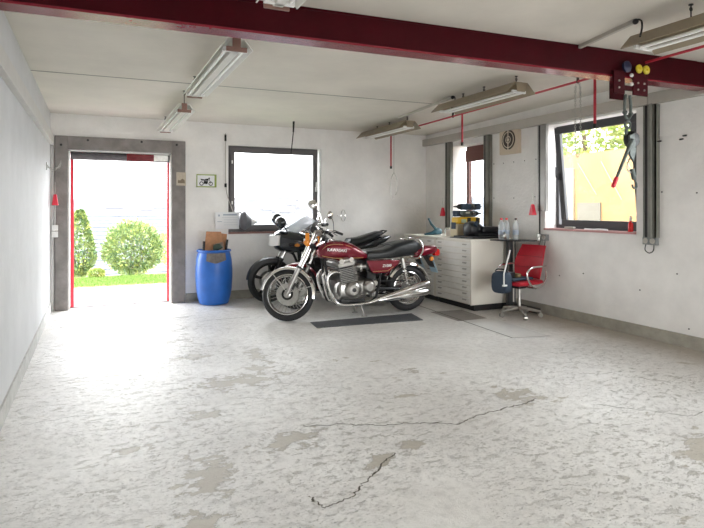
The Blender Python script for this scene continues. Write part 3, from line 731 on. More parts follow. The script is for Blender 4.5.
mb.build('label', mat('grey_brown_label', (.17, .15, .14), .7, var=.3, vscale=20), t)
t = thing('cardboard_box', 'crumpled brown cardboard sticking out of the blue drum', 'cardboard', (bx, by, .72))
mb = MB().poly([(bx - .18, by - .06, .62), (bx + .14, by - .04, .62), (bx + .10, by - .0, 1.08), (bx - .12, by - .02, 1.09)], (.01, .012, 0)); mb.build('flap', M_card, t)
mb = MB().poly([(bx - .02, by + .03, .65), (bx + .17, by + .06, .65), (bx + .20, by + .05, 1.04), (bx + .04, by + .02, 1.07)], (.01, .012, 0)); mb.build('flap', M_card, t)
mb = MB().poly([(bx - .05, by - .12, .66), (bx + .16, by - .10, .66), (bx + .12, by - .05, .93), (bx - .02, by - .07, .90)], (.0, .01, 0)); mb.build('flap', mat('printed_cardboard', (.50, .36, .27), .7, var2=(.16, .12, .10), vscale=16), t)
mb = MB()
for a, b in (((bx - .18, by - .04, .70), (bx - .15, by - .03, .95)), ((bx + .15, by - .04, .70), (bx + .19, by - .05, .97))): mb.tube([a, b], .022, 10)
o = mb.v; 
for i, (a, b) in enumerate((((bx - .17, by - .05, .66), (bx - .155, by - .04, .945)), ((bx + .15, by - .05, .66), (bx + .19, by - .05, .965)))):
    tag(MB().tube([a, b], .019, 10).build('black_tube', M_black), ('black tube stuck in the drum left of the cardboard', 'black tube stuck in the drum right of the cardboard')[i], 'tube', 'black tubes in the drum')
mb = MB().sph((bx + .03, by - .13, .86), .07, (1, .6, .7), 10, 7); 
for p in mb.v: p += V((noise.noise(p * 20), noise.noise(p * 20 + V((5, 5, 5))), noise.noise(p * 20 + V((9, 1, 5))))) * .02
tag(mb.build('rag', mat('dark_green_rag', (.04, .07, .05), .8)), 'dark crumpled rag lying on top of the blue drum', 'rag')

# ------------------------------------------------------------------ plan chest: two units of drawers and a worktop
CX, CY0, CYM, CY1, CZ = 4.75, 6.40, 7.32, 8.22, .975
def chest(y0, y1, lab):
    t = thing('drawer_cabinet', lab, 'cabinet', ((CX + XR - .04) / 2, (y0 + y1) / 2, 0), 'cream plan chests under the worktop')
    mb = MB().bb((CX + .02, y0, .085), (XR - .03, y1, CZ)); mb.build('carcass', M_cab, t, bevel=.004)
    MB().bb((CX + .07, y0 + .02, 0), (XR - .06, y1 - .02, .085)).build('plinth', M_darkslot, t)
    for ya in (y0 + .001, y1 - .028): MB().bb((CX + .004, ya, .085), (CX + .03, ya + .027, CZ)).build('corner_strip', M_cab, t)
    n = 10; h = (CZ - .10 - .012) / n
    for k in range(n):
        z = .098 + k * h
        d = MB().bb((CX, y0 + .034, z + .006), (CX + .022, y1 - .034, z + h - .006)).build('drawer', M_cabd, t, bevel=.002)
        for q in (.16, .84):
            yy = y0 + (y1 - y0) * q
            mb = MB().bb((CX - .011, yy - .045, z + h * .62), (CX, yy + .045, z + h * .70)); mb.bb((CX - .013, yy - .045, z + h * .5), (CX - .009, yy + .045, z + h * .70)); mb.build('handle', mat('dull_grey_pull', (.42, .40, .37), .5), d)
    return t
chest(CY0, CYM - .002, 'cream ten-drawer plan chest nearest the red chair')
chest(CYM + .002, CY1, 'cream ten-drawer plan chest partly hidden by the motorcycles')
o = MB().bb((CX - .012, CY0 - .008, CZ + .0005), (XR - .002, CY1 + .02, CZ + .028)).build('worktop', M_cab, bevel=.003)
tag(o, 'cream flat worktop lying across the two plan chests', 'worktop')
TZ = CZ + .0285

# on the worktop
def at(u, Y): # horizontal position for a given sight line (used for layout only)
    return u
t = thing('black_tray', 'large flat black tray on the worktop corner, under the black machine', 'tray', (5.12, 6.72, TZ))
mb = MB().bb((4.86, 6.50, TZ), (5.45, 6.98, TZ + .03)); mb.build('tray_base', M_black, t, bevel=.006)
mb = MB().bb((4.79, 6.70, TZ), (4.86, 6.98, TZ + .012)); mb.build('tray_lip', M_black, t)
t = thing('black_machine', 'black rounded machine with long arm on the black tray', 'machine', (5.0, 6.75, TZ + .03))
mb = MB().sections([(4.90, TZ + .10, .05, .065, 6.74), (4.93, TZ + .13, .10, .095, 6.74), (5.02, TZ + .14, .13, .105, 6.74), (5.12, TZ + .12, .12, .085, 6.74), (5.16, TZ + .11, .10, .07, 6.74)], 20, 3); mb.build('body', M_black, t)
mb = MB().bb((5.08, 6.56, TZ + .08), (5.47, 6.82, TZ + .165)); mb.build('arm', M_black, t, bevel=.02)
mb = MB().bb((5.0, 6.56, TZ + .031), (5.46, 6.84, TZ + .08)); mb.build('lower_body', M_black, t, bevel=.01)
mb = MB().cyl((4.98, 6.62, TZ + .18), (5.03, 6.64, TZ + .24), .035, .02, n=16); mb.build('knob', M_bag, t)
t = thing('tool_case', 'yellow and black tool case behind the black machine', 'tool case', (5.10, 7.18, TZ))
mb = MB().bb((4.95, 7.01, TZ), (5.40, 7.20, TZ + .20)); mb.build('lower_shell', mat('cream_shell', (.6, .52, .35), .5), t, bevel=.02)
mb = MB().bb((4.97, 7.01, TZ + .2005), (5.38, 7.20, TZ + .30)); mb.build('lid', M_yellow, t, bevel=.02)
for q in (5.16, 5.32): MB().bb((q - .03, 6.995, TZ + .19), (q + .03, 7.012, TZ + .29)).build('latch', M_black, t, bevel=.004)
MB().bb((4.942, 7.05, TZ + .12), (4.952, 7.16, TZ + .22)).build('side_panel', M_bag, t)
MB().bb((5.02, 7.0, TZ + .215), (5.11, 7.012, TZ + .27)).build('label', mat('pale_green_label', (.5, .6, .4), .5), t)
def drill(loc, rot, m, lab, s=1.):
    t = thing('power_tool', lab, 'power tool', loc, 'power tools piled on the tool case')
    t.rotation_euler = rot; t.scale = (1.05, 1.15, 1.3)
    L_ = lambda mb, n, mm, **k: mb.build(n, mm, t, local=True, **k)
    L_(MB().bb((-.09 * s, -.035, .0), (.07 * s, .035, .075)), 'motor_body', m, bevel=.014)
    L_(MB().lathe((.07 * s, 0, .04), (1, 0, 0), [(.032, 0), (.030, .03), (.018, .05), (.012, .06), (.006, .11)], 14), 'chuck', M_dark)
    L_(MB().poly([(-.08 * s, -.02, .01), (-.03 * s, -.02, .01), (-.10 * s, -.02, -.0), (-.19 * s, -.02, .02), (-.18 * s, -.02, .055)], (0, .04, 0)), 'handle', M_black, bevel=.006)
    L_(MB().bb((-.235 * s, -.035, .005), (-.17 * s, .035, .075)), 'battery', M_bag, bevel=.008)
    L_(MB().bb((-.05 * s, -.037, .04), (.03 * s, -.034, .06)), 'label', mat('pale_tool_label', (.5, .5, .42), .5))
    return t
drill((5.16, 7.07, TZ + .302), (0, 0, .12), M_ggreen, 'dark grey-green power tool lying on the yellow case lid')
drill((5.31, 7.16, TZ + .302), (0, 0, -.05), mat('steel_blue_tool', (.07, .11, .15), .45), 'steel-blue power tool lying beside the grey-green one')
drill((5.14, 7.08, TZ + .408), (0, 0, 2.95), M_bag, 'topmost power tool of the pile, dark slate body', 1.0)
drill((5.35, 7.15, TZ + .408), (0, 0, .1), mat('olive_tool', (.12, .13, .09), .5, var=.3, vscale=30), 'olive power tool resting across the right of the pile', .8)
t = thing('hand_clamp', 'dark teal clamp standing at the far end of the worktop', 'clamp', (4.98, 7.74, TZ))
mb = MB().tube([(4.86, 7.66, TZ + .255), (4.92, 7.68, TZ + .18), (5.06, 7.73, TZ + .075), (5.09, 7.73, TZ + .03)], [.012, .02, .026, .02], 10); mb.sph((4.86, 7.66, TZ + .26), .018); mb.build('arm', M_teal, t)
mb = MB().sections([(4.84, TZ + .015, .03, .013, 7.74), (4.97, TZ + .03, .045, .028, 7.74), (5.08, TZ + .06, .05, .055, 7.74), (5.14, TZ + .05, .03, .045, 7.74)], 14); mb.build('jaw', M_teal, t)
t = thing('glass_jar', 'small clear jar standing on the worktop left of the tool case', 'jar', (5.12, 7.52, TZ))
MB().lathe((5.12, 7.52, TZ), (0, 0, 1), [(.042, 0), (.048, .008), (.048, .09), (.035, .105)], 20).build('jar_body', M_water, t)
MB().lathe((5.12, 7.52, TZ + .105), (0, 0, 1), [(.038, 0), (.038, .022), (.03, .024)], 18).build('lid', M_steel, t)
mb = MB().box((5.06, 7.33, TZ + .05), (.10, .14, .10), Matrix.Rotation(.1, 3, 'Z')); tag(mb.build('small_box', mat('pale_beige_box', (.62, .55, .48), .6), bevel=.004), 'small pale box on the worktop left of the yellow case', 'box')
# ------------------------------------------------------------------ black stand with bottles
t = thing('pedestal_table', 'thin black pedestal table between plan chest and wall, behind the red chair', 'table', (5.33, 6.22, 0))
mb = MB().poly([(5.05, 6.37, .985), (5.10, 6.16, .985), (5.22, 6.04, .985), (5.46, 5.93, .985), (5.545, 5.97, .985), (5.545, 6.375, .985)], (0, 0, .016)); mb.build('table_top', M_black, t, bevel=.004)
MB().bb((5.29, 6.26, .07), (5.37, 6.32, .985)).build('post', M_post if False else mat('charcoal_steel', (.04, .042, .045), .4), t, bevel=.006)
MB().cyl((5.44, 6.30, .07), (5.44, 6.30, .985), .010, n=8).build('thin_post', M_black, t)
mb = MB().bb((5.28, 6.20, 0), (5.545, 6.36, .07)); mb.bb((5.46, 5.90, 0), (5.545, 6.20, .07)); mb.build('base_plate', mat('dark_olive_base', (.035, .036, .033), .6), t, bevel=.01)
BZ = 1.0015
def bottle(x, y, m, lab):
    t = thing('water_bottle', lab, 'bottle', (x, y, BZ), 'clear bottles on the pedestal table')
    MB().lathe((x, y, BZ), (0, 0, 1), [(.03, 0), (.041, .01), (.043, .06), (.039, .075), (.043, .09), (.043, .19), (.036, .225), (.016, .262), (.014, .275)], 20).build('body', M_water, t)
    MB().lathe((x, y, BZ + .275), (0, 0, 1), [(.018, 0), (.018, .022), (.014, .026)], 14).build('cap', m, t)
    MB().lathe((x, y, BZ + .07), (0, 0, 1), [(.0435, 0), (.0437, .001), (.0437, .065), (.0435, .066)], 20).build('label', mat('pale_blue_label', (.45, .52, .62), .5, var=.2, vscale=20), t)
bottle(5.17, 6.27, M_redlens, 'clear bottle with red cap, leftmost of three on the pedestal table')
bottle(5.27, 6.28, M_redlens, 'clear bottle with red cap, middle of three on the pedestal table')
bottle(5.34, 6.17, M_dark, 'clear bottle with dark cap, rightmost of three on the pedestal table')
mb = MB()
for k in range(4): mb.torus((5.11 + .010 * k, 6.12 + .012 * k, BZ + .055 + .004 * k), (.5 + .3 * k, -.8, .2 * k), .043, .007, 20, 6)
tag(mb.build('cable_coil', M_steel), 'grey coil of cable lying beside the leftmost bottle', 'cable')

# ------------------------------------------------------------------ red office chair
cx, cy = 5.15, 5.88; rz = math.radians(9)
t = thing('office_chair', 'red leather office chair with chrome armrests and five-star base', 'chair', (cx, cy, 0)); t.rotation_euler = (0, 0, rz)
# local: sitter faces -x
B_ = lambda mb, n, m, **k: mb.build(n, m, t, local=True, **k)
for k in range(5):
    a = 2 * PI * k / 5 + .35; e = V((.27 * math.cos(a), .27 * math.sin(a), .075))
    lg = B_(MB().tube([(0, 0, .115), e.lerp(V((0, 0, .115)), .4), e], [.026, .022, .014], 8), 'leg', M_steel)
    mb = MB().cyl(e, e + V((0, 0, -.03)), .008, n=8); d = V((-e.y, e.x, 0)).normalized() * .022
    c = V((e.x, e.y, .028)); mb.cyl(c - d, c + d, .028, n=16); mb.build('castor', M_steel, lg, local=True)
B_(MB().cyl((0, 0, .09), (0, 0, .40), .026, .020, 16), 'gas_column', M_steel)
B_(MB().bb((-.09, -.07, .375), (.09, .07, .43)), 'mechanism', M_black, bevel=.005)
mb = MB().sections([(-.245, .455, .16, .012), (-.235, .455, .215, .026), (-.1, .46, .23, .03), (.1, .46, .23, .03), (.22, .465, .21, .026), (.24, .47, .18, .012)], 28, 5)
B_(mb, 'seat', M_redfab)
# back: curved panel leaning backwards
rings = []
for k in range(9):
    s = k / 8; z = .50 + .44 * s; x = .20 + .13 * s - .03 * math.sin(PI * s); hw = .20 + .03 * math.sin(PI * min(1, s * 1.1)); th = .022 if 0 < k < 8 else .008
    ring = []
    for j in range(24):
        q = 2 * PI * j / 24; c_, s_ = math.cos(q), math.sin(q)
        yy = hw * math.copysign(abs(c_) ** .45, c_); ring.append(V((x + th * math.copysign(abs(s_) ** .6, s_) - .045 * (yy / .23) ** 2, yy, z)))
    rings.append(ring)
B_(MB().loft(rings), 'backrest', M_redfab)
for k in (.33, .66):
    z = .50 + .44 * k; mb = MB().tube([(.20 + .13 * k - .03 * math.sin(PI * k) - .026 - .045 * (yy / .23) ** 2, yy, z) for yy in (-.21, -.1, 0, .1, .21)], .004, 6); B_(mb, 'seam', mat('dark_red_seam', (.28, .01, .02), .5))
B_(MB().curve([(.05, 0, .385), (.20, 0, .385), (.262, 0, .45), (.28, 0, .58), (.31, 0, .72)], .016, 10), 'back_support', M_steel)
for s in (-1, 1):
    y = s * .255
    B_(MB().curve([(.02, s * .10, .395), (.02, y, .40), (-.07, y, .44), (-.14, y, .52), (-.155, y, .60), (-.10, y, .655), (.02, y, .675), (.16, y, .675), (.25, y * .9, .68)], .0125, 10), 'armrest', M_chrome)
    B_(MB().curve([(.02, y, .40), (.14, y, .42), (.24, y * .95, .52), (.275, y * .85, .62)], .0115, 10), 'side_hoop', M_chrome)
# grey bag draped over the front of the seat, with a light handle and a camera on top
SZ = .4915; CM = Matrix.Translation((cx, cy, 0)) @ Matrix.Rotation(rz, 4, 'Z')
t = thing('tool_bag', 'slate-grey pouch bag hanging over the front edge of the red seat', 'bag', CM @ V((-.15, .05, SZ)))
def W(mb): return mb.xf(CM)
W(MB().bb((-.27, -.13, SZ), (.13, .17, SZ + .035))).build('flap', M_bag, t, bevel=.014)
W(MB().sections([(-.40, .465, .07, .10, .02), (-.385, .47, .12, .135, .02), (-.33, .475, .135, .145, .02), (-.275, .475, .13, .14, .02), (-.256, .475, .09, .11, .02)], 24, 3.6)).build('pouch', M_bag, t)
W(MB().curve([(-.33, -.09, .61), (-.33, -.05, .64), (-.33, .08, .64), (-.33, .12, .61)], .010, 8)).build('rim', M_black, t)
t = thing('light_tube', 'long white tube leaning up out of the grey bag', 'tube', CM @ V((-.345, -.11, .42)))
W(MB().tube([(-.415, -.10, .46), (-.405, -.09, .60), (-.30, -.10, .90)], .010, 10)).build('tube_body', M_white, t)
W(MB().bb((-.44, -.12, .44), (-.375, -.09, .46))).build('foot', M_white, t)
t = thing('compact_camera', 'small black camera with tan grip lying on the grey bag', 'camera', CM @ V((-.18, .0, SZ + .036)))
W(MB().bb((-.27, -.05, SZ + .0355), (-.14, .05, SZ + .11))).build('camera_body', M_black, t, bevel=.012)
W(MB().bb((-.12, -.07, SZ + .0355), (-.04, .04, SZ + .085))).build('grip', mat('tan_leather', (.28, .19, .09), .6), t, bevel=.012)
W(MB().cyl((-.27, .0, SZ + .075), (-.33, .0, SZ + .08), .03, .026, 16)).build('lens', M_black, t)

# rubber mat under the front motorcycle
o = MB().poly([(2.42, 6.30, .001), (3.83, 6.17, .001), (3.92, 6.62, .001), (2.46, 6.64, .001)], (0, 0, .006)).build('floor_mat', M_mat); tag(o, 'dark grey rubber mat on the floor under the front motorcycle', 'mat')

# ------------------------------------------------------------------ motorcycles (local frame: front = -x, near side = -y)
AX = V((math.sin(math.radians(27)), 0, math.cos(math.radians(27))))
def wheel(name, t, x, r, rt, rim_w, M, cast=False, disc=True, detail=True):
    c = V((x, 0, r)); Y = (0, 1, 0)
    X = lambda mb: mb.xf(M)
    ty = X(MB().torus(c, Y, r - rt, rt, 56, 12, sq=rim_w)).build(name, M_rub, t, local=True)
    ri = r - 2 * rt + .004
    mb = MB()
    prof = [(-.045, ri + .012), (-.048, ri + .004), (-.03, ri - .012), (0, ri - .016), (.03, ri - .012), (.048, ri + .004), (.045, ri + .012)]
    n = 56; rings = []
    for i in range(n):
        a = 2 * PI * i / n; e = V((math.cos(a), 0, math.sin(a))); rings.append([c + e * q + V((0, h, 0)) for h, q in prof])
    mb.loft(rings, False, True); X(mb).build('rim', M_dark if cast else M_chrome, ty, local=True)
    X(MB().lathe(c + V((0, -.085, 0)), Y, [(.012, -.03), (.02, -.03), (.022, 0), (.045, .01), (.05, .03), (.028, .05), (.028, .12), (.05, .14), (.045, .16), (.022, .17), (.02, .2), (.012, .2)], 24)).build('hub', M_dark if cast else M_alu, ty, local=True)
    if disc:
        for sy in (-1, 1):
            X(MB().lathe(c + V((0, sy * .062 - .002, 0)), Y, [(.075, 0), (.142, 0), (.142, .005), (.075, .005), (.075, 0)], 40, cap=False)).build('brake_disc', M_steel, ty, local=True)
            X(MB().lathe(c + V((0, sy * .058 - .003, 0)), Y, [(.03, 0), (.08, 0), (.08, .005), (.03, .005)], 30)).build('disc_carrier', M_dark, ty, local=True)
    if cast:
        for k in range(5):
            a = 2 * PI * k / 5 + .3; e = V((math.cos(a), 0, math.sin(a)))
            X(MB().tube([c + e * .03, c + e * .12, c + e * (ri - .005)], [.03, .018, .026], 8)).build('spoke', M_dark, ty, local=True)
    elif detail:
        first = None
        for k in range(32):
            a = 2 * PI * k / 32; sd = 1 if k % 2 else -1; a2 = a + (.35 if (k // 2) % 2 else -.35)
            p = c + V((.045 * math.cos(a2), sd * .035, .045 * math.sin(a2))); q = c + V(((ri - .01) * math.cos(a), sd * .004, (ri - .01) * math.sin(a)))
            X(MB().tube([p, q], .0023, 4)).build('spoke', M_chrome, ty, local=True)
    return ty
def fender(c, r, a0, a1, hw, M, th=.006, n=26, dep=.035):
    mb = MB(); rings = []
    for i in range(n + 1):
        a = a0 + (a1 - a0) * i / n; e = V((math.cos(a), 0, math.sin(a))); ring = []
        out = [(-hw, -dep), (-hw * .85, -.008), (-hw * .4, .004), (0, .007), (hw * .4, .004), (hw * .85, -.008), (hw, -dep)]
        inn = [(y * .95, h - th) for y, h in reversed(out)]
        for y, h in out + inn: ring.append(c + e * (r + h) + V((0, y, 0)))
        rings.append(ring)
    return mb.loft(rings).xf(M)

def motorcycle(loc, rz, steer, kind, paint, label, text=None, name='motorcycle'):
    root = thing(name, label, 'motorcycle', loc); root.rotation_euler = (0, 0, rz)
    ORG[root.as_pointer()] = V((0, 0, 0))
    I = Matrix.Identity(4); pv = V((-.40, 0, 1.06))
    S = Matrix.Translation(pv) @ Matrix.Rotation(steer, 4, AX) @ Matrix.Translation(-pv)
    P = lambda mb, n, m, par=None, **k: mb.build(n, m, par or root, local=True, **k)
    fair = kind == 'fairing'
    xf, xr, rf, rr = -.86, .88, .336, .325
    cf, cr = V((xf, 0, rf)), V((xr, 0, rr))
    wheel('front_wheel', root, xf, rf, .046, 1.05, S, cast=fair)
    wheel('rear_wheel', root, xr, rr, .056, 1.1, I, cast=fair, disc=fair)
    # fork
    for s in (-1, 1):
        y = s * .098; lo = cf + V((.0, y, 0)); top = V((-.475, y, 1.12))
        d = (top - lo).normalized()
        fk = P(MB().tube([lo - d * .03, lo + d * .02, lo + d * .36], [.022, .03, .030], 14).xf(S), 'fork_leg', M_dark if fair else M_alu)
        P(MB().tube([lo + d * .36, top], .0195, 12).xf(S), 'fork_tube', M_chrome, fk)
        P(MB().tube([lo + d * .355, lo + d * .385], .033, 14).xf(S), 'dust_seal', M_black, fk)
        if not fair: P(MB().tube([lo + d * .50, lo + d * .68], .030, 12).xf(S), 'headlight_ear', M_chrome, fk)
        P(MB().box(lo + V((.075, s * -.02, .10)), (.06, .05, .09), Matrix.Rotation(.5, 3, 'Y')).xf(S), 'brake_caliper', M_dark, fk, bevel=.012)
    P(MB().tube([(-.475, -.12, 1.115), (-.42, -.05, 1.115), (-.42, .05, 1.115), (-.475, .12, 1.115)], .022, 8).xf(S), 'top_yoke', M_alu)
    P(MB().tube([(-.565, -.12, .93), (-.50, -.04, .93), (-.50, .04, .93), (-.565, .12, .93)], .026, 8).xf(S), 'lower_yoke', M_black)
    # front fender
    if fair:
        P(fender(cf, rf + .016, math.radians(25), math.radians(175), .075, S, dep=.07), 'front_fender', M_black)
    elif paint is M_wine2:
        ff = P(fender(cf, rf + .025, math.radians(-8), math.radians(155), .072, S), 'front_fender', paint)
        P(fender(cf, rf + .030, math.radians(60), math.radians(150), .02, S, dep=.01), 'fender_stripe', M_chrome, ff)
    else:
        ff = P(fender(cf, rf + .022, math.radians(-12), math.radians(168), .07, S), 'front_fender', M_chrome)
        for s in (-1, 1):
            P(MB().tube([cf + V((0, s * .075, .02)), cf + V((.33, s * .072, .09))], .006, 6).xf(S), 'fender_stay', M_chrome, ff)
            P(MB().tube([cf + V((0, s * .075, .02)), cf + V((-.20, s * .072, .29))], .006, 6).xf(S), 'fender_stay', M_chrome, ff)
    # handlebar and controls
    hz = 1.13
    if fair: bar = [(-.30, -.40, 1.04), (-.37, -.27, 1.10), (-.43, -.12, 1.12), (-.43, .12, 1.12), (-.37, .27, 1.10), (-.30, .40, 1.04)]
    else: bar = [(-.29, -.40, 1.145), (-.38, -.24, 1.185), (-.45, -.12, 1.17), (-.445, -.06, 1.145), (-.445, .06, 1.145), (-.45, .12, 1.17), (-.38, .24, 1.185), (-.29, .40, 1.145)]
    hb = P(MB().curve(bar, .0125, 8).xf(S), 'handlebar', M_chrome)
    for s in (-1, 1):
        g0 = V((-.345, s * .29, bar[1][2] - .012)); g1 = V(bar[0]); g1.y = s * .42
        g1 = V((bar[0][0], s * .41, bar[0][2] - .003))
        P(MB().tube([g0, g0.lerp(g1, .06), g1, g1 + (g1 - g0) * .03], [.015, .019, .019, .012], 12).xf(S), 'grip', M_rub, hb)
        P(MB().box(g0 + V((-.01, -s * .03, .0)), (.05, .05, .045)).xf(S), 'switch_block', M_black, hb, bevel=.01)
        P(MB().tube([g0 + V((-.03, -s * .01, 0)), g0 + V((-.075, s * .05, -.01)), g1 + V((-.085, s * .0, -.015))], [.008, .006, .007], 6).xf(S), 'lever', M_alu, hb)
        if not fair:
            zt = 1.425 if s < 0 else 1.32
            b0 = g0 + V((-.02, -s * .03, .02)); e = V((-.47, s * .36, zt))
            if s > 0: e = V((-.37, .33, zt))
            ms = P(MB().curve([b0, b0.lerp(e, .55) + V((.02, 0, .01)), e], .0055, 6).xf(S), 'mirror_stem', M_chrome, hb)
            nd = V((-1, -.15 * s, .05)) if s > 0 else V((.35, -.93, .0))
            P(MB().lathe(e, nd, [(.01, .02), (.04, .012), (.058, 0), (.06, -.004), (.056, -.006)], 26).xf(S), 'mirror', M_chrome, ms)
            P(MB().lathe(e + V(nd).normalized() * -.0065, nd, [(.052, 0), (.052, -.002)], 26).xf(S), 'mirror_glass', M_mirror, ms)
    if not fair:
        for s in (-1, 1):
            P(MB().lathe((-.50, s * .07, 1.16), (.55, 0, .83), [(.03, -.05), (.046, -.03), (.048, .03), (.044, .034)], 24).xf(S), 'gauge', M_chrome if s > 0 else M_black)
        hd = P(MB().lathe((-.545, 0, 1.02), (-1, 0, 0), [(.03, -.09), (.07, -.06), (.088, 0), (.095, .03), (.095, .045), (.09, .05)], 32).xf(S), 'headlight', M_chrome if paint is M_wine else M_black)
        P(MB().lathe((-.59, 0, 1.02), (-1, 0, 0), [(.088, 0), (.06, .02), (.01, .028)], 28).xf(S), 'headlight_lens', M_clear, hd)
        for s in (-1, 1):
            i1 = P(MB().cyl((-.555, s * .09, .965), (-.575, s * .175, .965), .008, n=8).xf(S), 'indicator_stem', M_chrome)
            P(MB().sph((-.585, s * .20, .965), .034, (1, .8, 1)).xf(S), 'indicator_lens', M_orange, i1)
        P(MB().bb((-.60, -.14, .93), (-.55, -.125, 1.10)).xf(S), 'reflector', M_orange)
        for k, (a, b) in enumerate((((-.40, -.28, 1.17), (-.62, -.05, .96)), ((-.40, .28, 1.17), (-.63, .05, .97)), ((-.42, -.25, 1.16), (-.36, -.06, .90)))):
            m_ = (V(a) + V(b)) / 2 + V((-.10 + .07 * k, 0, .05)); P(MB().curve([a, m_, b], .006, 6).xf(S), 'control_cable', M_black)
        P(MB().lathe((-.60, -.10, 1.0), (-1, 0, 0), [(.01, -.03), (.03, -.02), (.034, .02), (.02, .03)], 16).xf(S), 'horn', M_chrome)
    # frame
    fr = MB().curve([(-.40, 0, 1.08), (-.20, 0, .90), (.2, 0, .78), (.62, 0, .76)], .022, 8)
    for s in (-1, 1):
        fr.curve([(-.41, s * .03, .92), (-.36, s * .07, .6), (-.30, s * .13, .26), (-.18, s * .14, .19), (.25, s * .14, .20), (.36, s * .13, .36), (.40, s * .13, .60), (.45, s * .12, .76), (.8, s * .11, .80), (1.10, s * .08, .80)], .017, 8)
        fr.tube([(.36, s * .13, .36), (xr + .02, s * .12, rr)], .02, 8)
    P(fr, 'frame', M_black)
    # rear suspension, chain guard, fender
    for s in (-1, 1):
        y = s * .155
        sh = P(MB().cyl((.72, y, .76), (.80, y, .40), .016, n=12), 'shock_absorber', M_chrome)
        P(MB().cyl((.724, y, .755), (.752, y, .63), .029, n=14), 'shock_cover', M_chrome, sh)
        sp = MB(); a, b = V((.752, y, .63)), V((.797, y, .43)); N = 60
        sp.tube([a.lerp(b, i / N) + V((math.cos(i * .95) * .026, math.sin(i * .95) * .026, 0)) for i in range(N + 1)], .0045, 5)
        P(sp, 'spring', M_chrome, sh)
    P(fender(cr, rr + .035, math.radians(15), math.radians(150), .085, I), 'rear_fender', M_black if fair else M_chrome)
    P(MB().torus((xr, -.055, rr), (0, 1, 0), .11, .012, 30, 6), 'sprocket', M_steel)
    mb = MB()
    for dz in (.11, -.11): mb.tube([(.32, -.075, .40 + dz * .5), (xr, -.075, rr + dz)], .009, 5)
    P(mb, 'drive_chain', M_dark)
    # engine
    eng = P(MB().sections([(-.24, .37, .13, .08), (-.20, .37, .18, .13), (-.05, .365, .20, .145), (.12, .37, .20, .135), (.24, .39, .19, .12), (.31, .40, .15, .08)], 24, 4), 'crankcase', M_dark if fair else M_alu)
    P(MB().bb((-.20, -.15, .19), (.16, .15, .27)), 'oil_pan', M_fin, eng, bevel=.02)
    T = Matrix.Translation((-.10, 0, .48)) @ Matrix.Rotation(-.16, 4, 'Y')
    mb = MB().box((0, 0, .09), (.19, .36, .22)).xf(T); cy = P(mb, 'cylinder_block', M_fin, eng)
    mb = MB()
    for k in range(9): mb.box((0, 0, .0 + k * .0225), (.25, .43, .006))
    P(mb.xf(T), 'cooling_fin', M_alu if not fair else M_dark, cy)
    mb = MB().box((0, 0, .235), (.24, .42, .06)); mb.sections([(-.1, .28, .20, .025), (-.04, .285, .215, .035), (.04, .285, .215, .035), (.1, .28, .20, .025)], 20, 4)
    P(mb.xf(T), 'cylinder_head', M_alu, eng, bevel=.008)
    for sx in (-.07, .07):
        P(MB().cyl((sx, -.225, .285), (sx, .225, .285), .032, n=18).xf(T), 'cam_cover', M_chrome, eng)
    for k, (x, z, r) in enumerate(((-.04, .375, .105), (.19, .40, .085))):
        cv = P(MB().lathe((x, -.175, z), (0, -1, 0), [(r + .01, 0), (r + .008, .035), (r - .01, .055), (r * .62, .066), (r * .6, .060), (.01, .062)], 32), 'engine_cover', M_alu, eng)
        if k == 0: P(MB().lathe((x, -.238, z), (0, -1, 0), [(.028, 0), (.028, .004), (.02, .006)], 20), 'cover_badge', M_fin, cv)
        P(MB().lathe((x, .175, z), (0, 1, 0), [(r + .01, 0), (r, .04), (r - .02, .06), (.01, .065)], 32), 'engine_cover', M_alu, eng)
    for yy in (-.15, -.05, .05, .15):
        P(MB().cyl((.02, yy, .67), (.16, yy, .665), .028, .032, 14), 'carburettor', M_alu, eng)
        P(MB().lathe((.09, yy, .67), (0, 0, -1), [(.03, -.03), (.03, .03), (.022, .06), (.008, .07)], 14), 'float_bowl', M_steel, eng)
    P(MB().bb((.17, -.14, .60), (.36, .14, .76)), 'air_box', M_black, bevel=.02)
    P(MB().bb((.20, -.12, .42), (.34, .12, .60)), 'battery_box', M_dark, bevel=.01)
    P(MB().cyl((.30, -.17, .44), (.30, -.13, .44), .035, n=16), 'drive_cover', M_chrome)
    # exhaust pipes
    pc = M_dark if fair else M_chrome
    for s in (-1, 1):
        for k, yy in enumerate((.175, .065)):
            y = s * yy; e = -.05 * k
            pp = [(-.20, y, .60), (-.30, y, .615), (-.385 + .03 * k, y, .55), (-.375 + .04 * k, y * 1.02, .42), (-.30 + .03 * k, s * (.17 - .05 * k), .25), (-.19, s * (.17 - .05 * k), .185), (.0, s * (.18 - .05 * k), .175), (.2, s * (.19 - .03 * k), .185)]
            hp = P(MB().curve(pp, .0185, 10), 'exhaust_header', pc)
            P(MB().torus((-.205, y, .60), (1, 0, .1), .026, .010, 16, 6), 'exhaust_collar', M_alu, hp)
        for k in range(2):
            if fair and k: continue
            z0, z1 = (.195, .405) if k == 0 else (.175, .290)
            x1 = 1.10 if k == 0 else 1.08
            a = V((.20, s * (.19 - .03 * k), .185)); b = V((.36, s * .20, z0 + .04)); c = V((x1, s * .215, z1)); d = b.lerp(c, .08)
            mb = MB().tube([a, b, b.lerp(c, .28), b.lerp(c, .5), c.lerp(b, .02), c, c + (c - b) * .006], [.021, .024, .038, .047, .050, .046, .030], 18)
            mf = P(mb, 'muffler', pc)
            P(MB().tube([c - (c - b) * .01, c + (c - b) * .012], .026, 14), 'muffler_tip', M_dark, mf)
    # stands and pegs
    cs = MB().tube([(.10, -.10, .22), (.145, -.15, .012)], .012, 8); cs.tube([(.10, .10, .22), (.145, .15, .012)], .012, 8); cs.cyl((.10, -.13, .22), (.10, .13, .22), .014, n=8)
    cs.bb((.11, -.17, .003), (.18, -.13, .014)); cs.bb((.11, .13, .003), (.18, .17, .014)); P(cs, 'centre_stand', M_alu)
